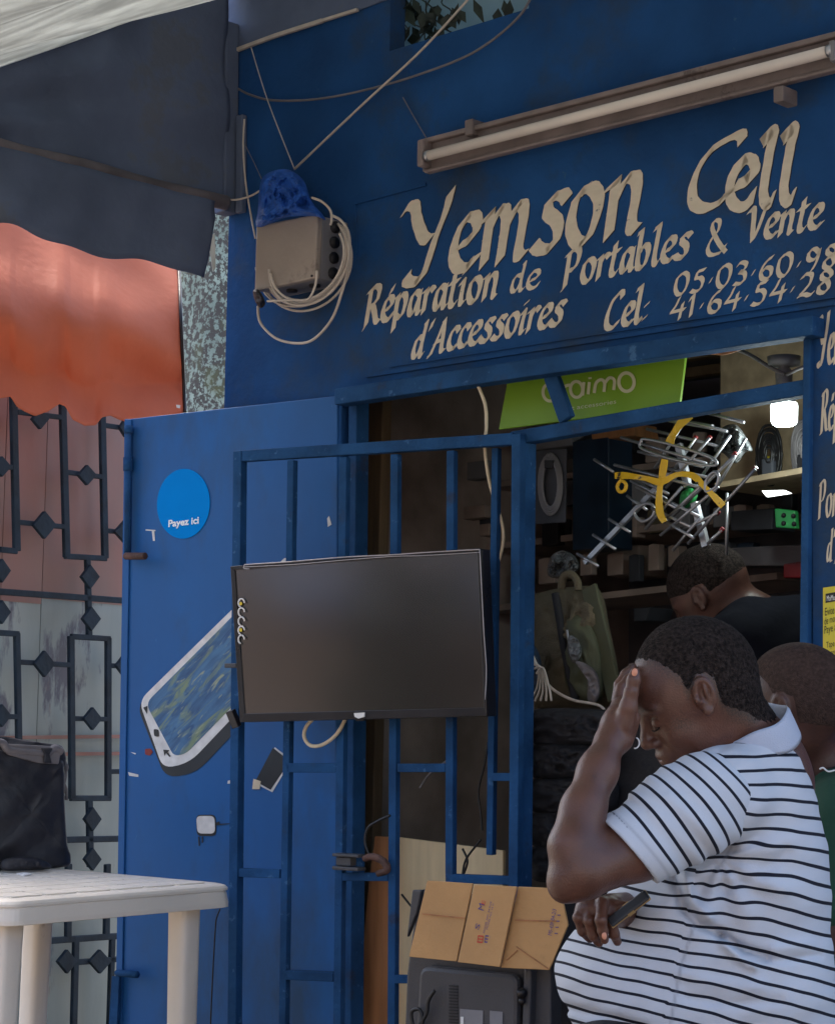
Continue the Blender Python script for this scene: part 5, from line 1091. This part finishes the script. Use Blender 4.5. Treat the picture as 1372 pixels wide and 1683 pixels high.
def hand_left(p):
    d = chainf(p, [C(1002, 1220, 3.215), C(1014, 1190, 3.235), C(1022, 1164, 3.25)], [pr(22, 3.2), pr(24, 3.2), pr(20, 3.2)], .015)
    d = sm(d, chainf(p, [C(1004, 1216, 3.235), C(1014, 1185, 3.275), C(1020, 1158, 3.31)], [pr(20, 3.2), pr(21, 3.2), pr(17, 3.2)], .015), .02)
    d = sm(d, rc(p, C(1020, 1215, 3.225), C(1036, 1180, 3.235), pr(21, 3.2), pr(16, 3.2)), .012)
    # four fingers laid along the forehead behind the thumb, unequal
    for k, (x0, y0, x1, y1, x2, y2, x3, y3, z) in enumerate(((1016, 1152, 1021, 1131, 1032, 1117, 1041, 1108, 3.262), (1015, 1151, 1018, 1126, 1028, 1108, 1039, 1096, 3.284), (1016, 1154, 1019, 1130, 1029, 1112, 1040, 1101, 3.306), (1018, 1162, 1022, 1141, 1031, 1126, 1040, 1117, 3.327))):
        f = chainf(p, [C(x0, y0, z), C(x1, y1, z+.012), C(x2, y2, z+.02), C(x3, y3, z+.026)], [pr(11, z), pr(9.5, z), pr(8.5, z), pr(7, z)], .004); d = sm(d, f, .0018)
    th = chainf(p, [C(1025, 1190, 3.215), C(1032, 1163, 3.213), C(1037, 1136, 3.212), C(1041, 1117, 3.213), C(1043, 1105, 3.215)], [pr(17, 3.2), pr(15, 3.2), pr(11.5, 3.2), pr(11, 3.2), pr(8.5, 3.2)], .005)
    d = sm(d, th, .007); d = d + .0011*np.exp(-(seg2(*pxy(p), [(1026, 1128), (1046, 1131)])/1.6)**2)
    return d
RHt = 3.185
def right_arm(p):
    d = chainf(p, [C(1215, 1320, 3.58), C(1130, 1500, 3.62), C(1045, 1500, 3.38), C(1003, 1493, 3.225)], [.055, .045, .035, .024], .02)
    d = sm(d, el(p, C(978, 1494, 3.20), (.032, .022, .022)), .015); return d
RF = [[(957, 1486), (951, 1508), (957, 1530), (969, 1543)], [(972, 1484), (968, 1513), (974, 1537), (984, 1550)], [(989, 1484), (987, 1512), (990, 1530), (993, 1545)], [(1003, 1488), (1004, 1515), (1009, 1535), (1014, 1548)]]
def hand_right(p):
    d = right_arm(p)
    for k, c in enumerate(RF):
        z = [3.20, 3.188, 3.170, 3.19][k]
        f = chainf(p, [C(c[0][0], c[0][1], z+.012), C(c[1][0], c[1][1], z-.008), C(c[2][0], c[2][1], z-.004), C(c[3][0], c[3][1], z+.008)], [pr(11, z), pr(9.5, z), pr(8.6, z), pr(7.2, z)], .004)
        d = sm(d, f, .003)
        for (jx, jy) in (c[1],): d = sm(d, el(p, C(jx, jy, z-.010), (.0095, .0075, .0085)), .004)
    th = chainf(p, [C(1000, 1487, 3.21), C(1018, 1490, 3.195), C(1034, 1489, 3.19)], [pr(12, 3.2), pr(10, 3.2), pr(7.5, 3.2)], .004)
    return sm(d, th, .006)
def core(p):
    return sm(rc(p, C(1230, 1290, 3.40), C(1200, 1560, 3.40), .11, .13), rc(p, C(1190, 1310, 3.27), C(1215, 1320, 3.55), .055, .055), .05)
man = empty('person', Vector(CB@Vector(C(1180, 1700, 3.35)))+CAM, 'seated man in a striped polo shirt hiding his face in one hand', 'person')
def body(p):
    d = sm(headf(p), neck(p), .022); d = sm(d, core(p), .03); d = sm(d, left_arm(p), .02); d = np.minimum(d, 9)
    d = sm(d, hand_left(p), .006); d = np.minimum(d, d); return sm(d, hand_right(p), .008)
def body2(p):    # keep hand and face from melting together
    a = sm(sm(headf(p), neck(p), .022), core(p), .03); b = sm(left_arm(p), hand_left(p), .016)
    far = np.linalg.norm(p-C(1180, 1310, 3.25), axis=1) < .16
    d = np.where(far, sm(a, b, .02), sm(a, b, .0035)); return sm(d, hand_right(p), .006)
lo = C(890, 1640, 3.0); lo = [-0.0+C(890, 1640, 3.02)[0], C(0, 1640, 3.4)[1], 3.03]; hi = [C(1400, 0, 3.4)[0], C(0, 1005, 3.4)[1]+.01, 3.70]
HL = np.array([(1000, 1092), (1036, 1086), (1052, 1079), (1075, 1083), (1098, 1095), (1118, 1110), (1130, 1134), (1137, 1128), (1143, 1108), (1158, 1102), (1174, 1112), (1184, 1150), (1200, 1166), (1225, 1176), (1260, 1184)], float)
def stub(V):
    x, y = pxy(V); near = (np.linalg.norm(V-HC, axis=1) < .135)
    s = (y-np.interp(x, HL[:, 0], HL[:, 1])+12)/50; a = np.clip(1.1-s*1.2, 0, 1.0)
    jaw = .5*np.exp(-((x-1118)/26)**2-((y-1192)/24)**2)+.25*np.exp(-((x-1092)/14)**2-((y-1246)/10)**2)
    a = a*(1-np.clip(1.6-np.hypot((x-1156)/16, (y-1141)/27)*1.3, 0, 1))
    bx_, by_ = pxy(np.array([H(90, -12, 36)])); bx2, by2 = pxy(np.array([H(94, -14, 14)])); brow = .62*np.exp(-(seg2(x, y, [(float(bx_[0])+12, float(by_[0])+2), (float(bx_[0]), float(by_[0])), (float(bx2[0]), float(by2[0]))])/4.0)**2)*(V[:, 2] < HC[2])
    return near*np.maximum(np.maximum(a, jaw), brow)
bo = sdfobj('body', body2, lo, hi, .0026, 'skin', man, {'stubble': stub})
# clothes
def torso(p):
    d = el(p, C(1222, 1345, 3.40), (.122, .165, .175))
    d = sm(d, el(p, C(1215, 1465, 3.395), (.150, .150, .185)), .06)
    d = sm(d, el(p, C(1225, 1590, 3.40), (.135, .150, .195)), .05)
    d = sm(d, rc(p, C(1235, 1640, 3.34), C(1235, 1740, 3.34), .13, .14), .05); d = sm(d, rc(p, C(1235, 1640, 3.44), C(1235, 1740, 3.46), .13, .14), .05); d = sm(d, el(p, C(1120, 1690, 3.38), (.16, .10, .18)), .05)
    d = sm(d, el(p, C(1085, 1600, 3.38), (.178, .118, .175)), .075)
    d = sm(d, el(p, C(1120, 1500, 3.39), (.120, .13, .165)), .06)
    shd = chainf(p, [C(1182, 1314, 3.245), C(1140, 1330, 3.215)], [pr(78, 3.2), pr(70, 3.2)], .03)
    d = sm(d, shd, .03)
    d = sm(d, rc(p, C(1243, 1236, 3.395), C(1196, 1292, 3.27), pr(50, 3.4), pr(58, 3.3)), .04)
    d = sm(d, rc(p, C(1243, 1236, 3.395), C(1215, 1300, 3.54), pr(50, 3.4), pr(58, 3.5)), .04)
    x, y = pxy(p); near = p[:, 2] < 3.42
    def cre(pts, dep, w): return dep*np.exp(-(seg2(x, y, pts)/w)**2)*near
    d = d+cre([(1108, 1445), (1122, 1490), (1150, 1520), (1185, 1535)], .018, 8)-cre([(1124, 1440), (1138, 1482), (1165, 1508)], .014, 9)
    d = d+cre([(1185, 1538), (1222, 1560), (1260, 1572)], .016, 7)-cre([(1190, 1550), (1215, 1575), (1238, 1588)], .012, 8)
    d = d+cre([(1100, 1425), (1160, 1405), (1200, 1392)], .016, 9)-cre([(1150, 1436), (1220, 1446), (1290, 1460)], .006, 12)
    d = d+cre([(1230, 1580), (1290, 1578), (1345, 1570)], .006, 6)-cre([(1270, 1560), (1330, 1552)], .005, 9)
    d = d+cre([(925, 1655), (1000, 1672), (1060, 1690)], .008, 8)+cre([(1170, 1240), (1200, 1222), (1240, 1215)], .003, 5)
    d = d+near*.0045*np.sin(np.arctan2(y-1412, x-1185)*9+.6)*np.exp(-((np.hypot(x-1185, y-1412)-75)/65)**2)-cre([(1120, 1600), (1180, 1618), (1250, 1622)], .006, 12)+cre([(1130, 1640), (1200, 1650), (1280, 1645)], .006, 9)+cre([(1290, 1400), (1250, 1440), (1190, 1462)], .006, 10)+.0022*np.sin(x*.035+y*.055)*np.sin(y*.021-x*.03)+.0010*np.sin(x*.11+y*.07)*np.sin(x*.03-y*.08)
    return d
nS = unit((-.76, -.65, -.12)); cuffc = C(1033, 1399, 3.14)
def sleeve(p):
    x, y = pxy(p)
    d = chainf(p, [C(1156, 1318, 3.222), C(1110, 1345, 3.19), C(1010, 1412, 3.135)], [pr(82, 3.2), pr(75, 3.2), pr(63, 3.15)], .03)
    s = (p-cuffc)@nS
    d = d+.0028*np.sin(s*150+y*.02)*np.exp(-((s+.09)/.06)**2)+.0035*np.sin(x*.05-y*.035)*np.sin(x*.02+y*.03)+.004*np.exp(-(seg2(x, y, [(1010, 1330), (1035, 1335)])/8)**2)
    d = d+.005*np.exp(-(seg2(x, y, [(1030, 1312), (1060, 1330)])/7)**2)+.005*np.exp(-(seg2(x, y, [(1055, 1282), (1090, 1300)])/8)**2)
    d = np.maximum(d, s)
    la = upper_arm(p); d = np.maximum(sm(d, la-.008, .01), s)
    return np.maximum(d, -np.maximum(la-.0012, -(s+.04)))
def t_stripe(V):
    x, y = pxy(V); k = 3.35/np.maximum(V[:, 2], 3.0)
    m_ = np.interp(y, [1200, 1300, 1400, 1500, 1600, 1700], [.02, .035, .06, .13, .20, .24])
    bend = np.where(x < 1130, (1130-x)*-.07, 0)
    back = np.interp(x, [1300, 1400], [0, 7]); s = y-m_*(x-1240)-bend*1-back+3*np.sin(x*.02+y*.01)
    seg_y = np.where(x < 1115-(y-1560)*.22, 2, 0)
    ang = np.arctan2(y-1412, x-1185); rr_ = np.hypot(x-1185, y-1412); s = s+2.2*np.sin(ang*9)*np.exp(-((rr_-70)/70)**2)*np.clip(rr_/40, 0, 1)+.9*np.sin(x*.045+y*.03)+.4*np.sin(x*.11-y*.02)
    return (s+seg_y)/24.6
def t_seam(V):
    x, y = pxy(V); d = seg2(x, y, [(1140, 1520), (1118, 1590), (1098, 1700)]); d2 = seg2(x, y, [(1160, 1238), (1190, 1290), (1204, 1345), (1200, 1395), (1180, 1430)])
    return np.clip(1.3-np.minimum(d, d2)/3, 0, 1)*.55*(V[:, 2] < 3.4)
lo2 = [C(880, 0, 3.5)[0], C(0, 1745, 3.5)[1], 3.14]; hi2 = [C(1420, 0, 3.5)[0], C(0, 1170, 3.4)[1], 3.66]
def shirt_t(p): return np.maximum(torso(p), -np.maximum(neck(p)-.006, -(p-C(1236, 1226, 3.39))@unit((-.33, .94, 0))))
sh_o = sdfobj('polo_shirt', shirt_t, lo2, hi2, .0042, 'striped', man, {'stripe': t_stripe, 'seam': t_seam, 'plain': lambda V: V[:, 0]*0})
sh_o['label'] = 'light polo shirt with thin black horizontal stripes'
sv = sdfobj('sleeve', sleeve, [C(975, 0, 3.3)[0], C(0, 1470, 3.4)[1], 3.0], [C(1240, 0, 3.4)[0], C(0, 1205, 3.3)[1], 3.42], .0034, 'striped', sh_o,
       {'stripe': lambda V: ((V-cuffc)@nS)/.0235+.15+.15*np.sin(pxy(V)[1]*.03), 'plain': lambda V: (((V-cuffc)@nS) > -.020).astype(float), 'seam': lambda V: np.clip(1.3-np.abs(((V-cuffc)@nS)+.021)/.003, 0, 1)*.4})
# far sleeve
sdfobj('sleeve', lambda p: rc(p, C(1215, 1315, 3.57), C(1160, 1430, 3.62), .078, .066), [C(1050, 0, 3.6)[0], C(0, 1520, 3.7)[1], 3.4], [C(1330, 0, 3.6)[0], C(0, 1210, 3.6)[1], 3.72], .006, 'striped', sh_o, {'stripe': t_stripe, 'plain': lambda V: V[:, 0]*0, 'seam': lambda V: V[:, 0]*0})
# collar: folded band round the neck
def w3(c): return CB@Vector(c)+CAM
cn = unit((-.34, .93, -.10)); cx_ = unit(np.array((.94, .34, 0))); cz_ = unit(np.cross(cn, cx_)); cc = C(1228, 1209, 3.375)
mb = MB(); vs = []; SEG = 56; prf = [(.94, .010), (.97, .020), (1.0, .023), (1.035, .018), (1.06, .004), (1.085, -.014), (1.075, -.020), (1.0, -.012), (.95, -.004)]
for s_, z_ in prf:
    for j in range(SEG):
        a = 2*math.pi*j/SEG; rx = .077*s_*(1+.02*math.sin(3*a)); rz = .088*s_; zz = z_*(1.0+.35*math.cos(a))-.004*math.cos(a)
        vs.append(w3(cc+cx_*math.cos(a)*rx+cz_*math.sin(a)*rz+cn*(zz+.003*math.sin(5*a))))
n_ = len(prf); mb.add(vs, [(k*SEG+j, k*SEG+(j+1) % SEG, ((k+1) % n_)*SEG+(j+1) % SEG, ((k+1) % n_)*SEG+j) for k in range(n_) for j in range(SEG)], True)
mb.build('collar', 'collar_cloth', sh_o)
# hair
def hairf(p):
    x, y = pxy(p); line = np.interp(x, HL[:, 0], HL[:, 1]); th = np.clip((line-5-y)/45, -1, 1)*.0046
    nz_ = .0009*np.sin(p[:, 0]*900+p[:, 2]*500)*np.sin(p[:, 1]*820-p[:, 2]*700)
    base = sm(el((p-HC)@HB.T/mm, np.array((-10., -2, 0)), (104, 98, 78))*mm, neck(p), .022); return np.maximum(base-th-.0008-nz_, -(base+.006))
sdfobj('hair', hairf, [C(1020, 0, 3.3)[0], C(0, 1215, 3.4)[1], 3.22], [C(1265, 0, 3.4)[0], C(0, 1000, 3.3)[1], 3.46], .0024, 'hair', man)
# face details: closed eye lash line, brow
def htube(name, pts, r, mt, par=man, flat=None): 
    return MB().tube(spline([w3(H(*q)) for q in pts], 6), r, 6).build(name, mt, par)
htube('eyelash', [(86.5, -45, 44), (91, -48, 38), (93.8, -49, 30), (94, -48, 22)], .0013, 'hair')
htube('eyelid_crease', [(83, -31, 45), (89, -30, 37), (91.5, -31, 28)], .0007, 'skin_dark')
def plate(name, c, r, mt, B=None, par=man): 
    return sdfobj(name, lambda p: el(p, c, r, B), c-max(r)*1.5, c+max(r)*1.5, min(r)/2.2, mt, par)
plate('fingernail', C(1042.5, 1105, 3.2035), (.0048, .0068, .0024), 'nail', np.array([unit((.97, -.2, 0)), unit((.2, .97, .0)), [0, 0, 1.]]))
plate('fingernail', C(992.5, 1538, 3.158), (.0042, .0064, .0022), 'nail', np.array([unit((.97, .1, 0)), unit((-.1, .97, 0)), [0, 0, 1.]]))
rg = MB().tube([w3(C(1043+7*math.cos(t*math.pi/10-1.3), 1221+9*math.sin(t*math.pi/10-1.3), 3.235)) for t in range(11)], .0012, 6).build('ring_edge', 'label_white'); tag(rg, 'thin silver loop glinting beside the hand below the nose', 'ring')
# trousers and lower legs, shoes
def trous(p):
    d = None
    for (h0_, k0_, a0_) in (((1185, 1735, 3.31), (850, 1795, 3.20), (880, 2230, 3.2)), ((1185, 1735, 3.50), (860, 1790, 3.50), (880, 2200, 3.55))):
        e = chainf(p, [C(*h0_), C(*k0_), C(*a0_)], [.105, .078, .058], .03); d = e if d is None else sm(d, e, .03)
    return sm(d, rc(p, C(1215, 1720, 3.32), C(1215, 1720, 3.48), .11, .11), .05)
sdfobj('trousers', trous, [C(740, 0, 3.6)[0], C(0, 2290, 3.6)[1]-.05, 3.05], [C(1400, 0, 3.6)[0], C(0, 1620, 3.3)[1], 3.75], .009, 'trousers', man)
for a0_ in ((880, 2255, 3.2), (880, 2225, 3.55)):
    c_ = w3(C(*a0_)); sdfobj('shoe', lambda p, c_=C(*a0_): rc(p, c_+np.array((0, -.03, 0)), c_+np.array((-.15, -.05, 0)), .045, .035), C(*a0_)-np.array((.28, .16, .1)), C(*a0_)+np.array((.1, .1, .1)), .008, 'black_cloth', man)
# stool he sits on
stc = w3(C(1215, 1860, 3.40)); stool = empty('stool', Vector((stc.x, stc.y, 0)), 'white plastic stool under the seated man in the striped shirt', 'stool')
zt_ = stc.z; bx = Vector((stc.x, stc.y, 0))
q = [bx+Vector((math.cos(a)*.17, math.sin(a)*.17, zt_-.02)) for a in [2*math.pi*i/32 for i in range(32)]]; MB().prism(q, Z, .025).build('seat', 'white_plastic', stool, bevel=.006)
for a in range(4): v = Vector((math.cos(a*math.pi/2+.8), math.sin(a*math.pi/2+.8), 0)); MB().tube([bx+v*.13+Z*(zt_-.02), bx+v*.18+Z*.0], .018, 10).build('leg', 'white_plastic', stool)
# phone in his right hand
pc = C(1033, 1494, 3.165); pa = unit((.76, .62, -.12)); pb = unit(np.cross(pa, (.35, -.45, .6))); pn = unit(np.cross(pa, pb))
phn = empty('mobile_phone', w3(pc), 'dark phone with golden rim held in the seated man\'s right hand', 'phone')
def phs(ha, hb_, hn, off=0):
    cs = []
    for sn in (-1, 1):
        for sa, sb in ((-1, -1), (1, -1), (1, 1), (-1, 1)): cs.append(w3(pc+pa*sa*ha+pb*sb*hb_+pn*(sn*hn+off)))
    return cs
MB().hexa(phs(.038, .0095, .0045)).build('phone_shell', 'phone_dark', phn, bevel=.003); MB().hexa(phs(.0385, .0099, .0018)).build('phone_rim', 'gold' if 'gold' in M else mat('gold', (.42, .27, .10), .3, metal=.7), phn, bevel=.001)
MB().hexa(phs(.006, .0102, .0035)).build('phone_button', 'gold', phn)

# ---- second man, close cropped head behind the first
m2 = empty('person', w3(C(1400, 1500, 3.95)), 'man with close cropped head in a dark green shirt seated behind the striped shirt', 'person')
T2 = 3.93; H2 = C(1304, 1140, T2); f2 = unit((-.80, -.12, .42)); u2 = np.array((-.05, 1, 0)); u2 = unit(u2-f2*(u2@f2)); l2 = np.cross(f2, u2); l2 = l2 if l2[2] < 0 else -l2
B2 = np.array([f2, u2, l2]); mm2 = .00101
n2 = lambda p: rc(p, C(1310, 1180, T2+.02), C(1352, 1290, T2+.05), .060, .072)
def body_b(p):
    d = sm(headf(p, H2, B2, mm2), n2(p), .02); d = sm(d, rc(p, C(1390, 1360, T2+.05), C(1400, 1600, T2+.05), .12, .14), .03)
    return sm(d, chainf(p, [C(1400, 1360, T2-.12), C(1330, 1560, T2-.14), C(1290, 1640, T2-.02), C(1240, 1650, T2+.05)], [.052, .042, .034, .03], .02), .02)
sdfobj('body', body_b, [C(1190, 0, 4)[0], C(0, 1720, 4)[1], 3.7], [C(1560, 0, 4)[0], C(0, 1030, 3.95)[1], 4.2], .0042, 'skin_dark', m2)
HL2 = [(1180, 1085), (1235, 1092), (1262, 1120), (1272, 1142), (1282, 1135), (1304, 1140), (1312, 1185), (1380, 1190)]
def hair_b(p):
    x, y = pxy(p); line = np.interp(x, [a for a, b in HL2], [b for a, b in HL2]); base = el((p-H2)@B2.T/mm2, np.array((-10., -2, 0)), (104, 98, 78))*mm2
    base = sm(base, n2(p), .02); return np.maximum(base-np.clip((line-y)/25, -1, 1)*.0022-.0004, -(base+.006))
sdfobj('hair', hair_b, [C(1200, 0, 4)[0], C(0, 1230, 4)[1], 3.78], [C(1400, 0, 4)[0], C(0, 1030, 3.95)[1], 4.10], .0034, 'hair_grey', m2)
def tee_b(p):
    d = sm(el(p, C(1410, 1385, T2+.05), (.13, .15, .19)), rc(p, C(1420, 1450, T2+.05), C(1425, 1640, T2+.05), .15, .17), .06)
    d = sm(d, rc(p, C(1365, 1290, T2+.05), C(1385, 1340, T2-.10), .062, .07), .04); d = sm(d, rc(p, C(1385, 1340, T2-.12), C(1345, 1480, T2-.14), .068, .058), .03)
    return np.maximum(d, -(n2(p)-.004))
sdfobj('green_shirt', tee_b, [C(1240, 0, 4)[0], C(0, 1760, 4)[1], 3.68], [C(1620, 0, 4)[0], C(0, 1210, 4)[1], 4.25], .006, 'tee_green', m2)
MB().tube(spline([w3(C(x, y, 3.832)) for x, y in ((1346, 1264), (1352, 1262), (1360, 1268), (1371, 1266))], 4), .0018, 6).build('shirt_print', 'label_white', m2)
sdfobj('trousers', lambda p: sm(chainf(p, [C(1420, 1690, T2-.08), C(1180, 1740, T2-.1), C(1190, 2100, T2)], [.1, .075, .05], .03), rc(p, C(1430, 1680, T2), C(1430, 1690, T2+.15), .14, .14), .04), [C(1060, 0, 4)[0], C(0, 2180, 4)[1], 3.6], [C(1640, 0, 4)[0], C(0, 1580, 4)[1], 4.3], .011, 'trousers', m2)
bx = w3(C(1430, 1800, T2+.05)); st2 = empty('stool', Vector((bx.x, bx.y, 0)), 'plastic stool under the man in the green shirt', 'stool'); q = [Vector((bx.x+math.cos(i*.2094)*.17, bx.y+math.sin(i*.2094)*.17, bx.z-.03)) for i in range(30)]
MB().prism(q, Z, .025).build('seat', 'white_plastic', st2)
for a in range(4): v = Vector((math.cos(a*math.pi/2+.8), math.sin(a*math.pi/2+.8), 0)); MB().tube([Vector((bx.x, bx.y, bx.z-.03))+v*.13, Vector((bx.x, bx.y, 0))+v*.18], .018, 10).build('leg', 'white_plastic', st2)

# ---- shopkeeper bending away inside
m3 = empty('person', w3(C(1250, 1400, 5.1)), 'shopkeeper in a dark shirt bending over inside the dark shop with his back turned', 'person')
T3 = 5.05; H3 = C(1158, 962, T3+.05); f3 = unit((-.80, -.45, .35)); u3 = np.array((-.5, .85, .1)); u3 = unit(u3-f3*(u3@f3)); l3 = np.cross(f3, u3); l3 = l3 if l3[2] < 0 else -l3; B3 = np.array([f3, u3, l3])
n3 = lambda p: rc(p, H3+unit((.7, -.5, 0))*.03, C(1235, 1015, T3+.02), .06, .07)
def body_c(p):
    d = sm(headf(p, H3, B3, .00100), n3(p), .02); d = sm(d, rc(p, C(1250, 1060, T3+.03), C(1330, 1300, T3+.05), .11, .12), .03)
    return sm(d, chainf(p, [C(1200, 1060, T3-.08), C(1130, 1180, T3-.06), C(1080, 1170, T3+.12)], [.05, .042, .03], .02), .02)
sdfobj('body', body_c, [C(1020, 0, 5.1)[0], C(0, 1420, 5.1)[1], 4.8], [C(1480, 0, 5.1)[0], C(0, 880, 5.1)[1], 5.4], .0055, 'skin_dark', m3)
def hair_c(p):
    q = (p-H3)@B3.T/.001; base = el(q, np.array((-10., -2, 0)), (104, 98, 78))*.001; return np.maximum(base-np.clip((q[:, 1]-8-q[:, 0]*-.15+30*(q[:, 0] < -20))/25, -1, 1)*.006, -(base+.006))
sdfobj('hair', hair_c, [C(1060, 0, 5.1)[0], C(0, 1060, 5.1)[1], 4.9], [C(1260, 0, 5.1)[0], C(0, 880, 5.1)[1], 5.3], .005, 'hair', m3)
def tee_c(p):
    d = sm(el(p, C(1235, 1075, T3+.03), (.135, .155, .2)), el(p, C(1330, 1110, T3+.05), (.16, .20, .2)), .08); d = sm(d, rc(p, C(1330, 1150, T3+.05), C(1350, 1380, T3+.05), .17, .17), .06)
    x, y = pxy(p); return sm(d, rc(p, C(1200, 1050, T3-.09), C(1150, 1150, T3-.08), .068, .055), .03)+.004*np.sin(x*.06+y*.03)*np.sin(y*.05)
sdfobj('dark_shirt', tee_c, [C(1080, 0, 5.1)[0], C(0, 1560, 5.1)[1], 4.75], [C(1520, 0, 5.1)[0], C(0, 930, 5.1)[1], 5.45], .008, 'tee_dark', m3)
sdfobj('trousers', lambda p: sm(rc(p, C(1350, 1420, T3), C(1340, 1900, T3), .11, .07), rc(p, C(1350, 1420, T3+.18), C(1370, 1900, T3+.2), .11, .07), .04), [C(1230, 0, 5.1)[0], C(0, 1960, 5.1)[1], 4.8], [C(1480, 0, 5.1)[0], C(0, 1330, 5.1)[1], 5.5], .013, 'trousers', m3)
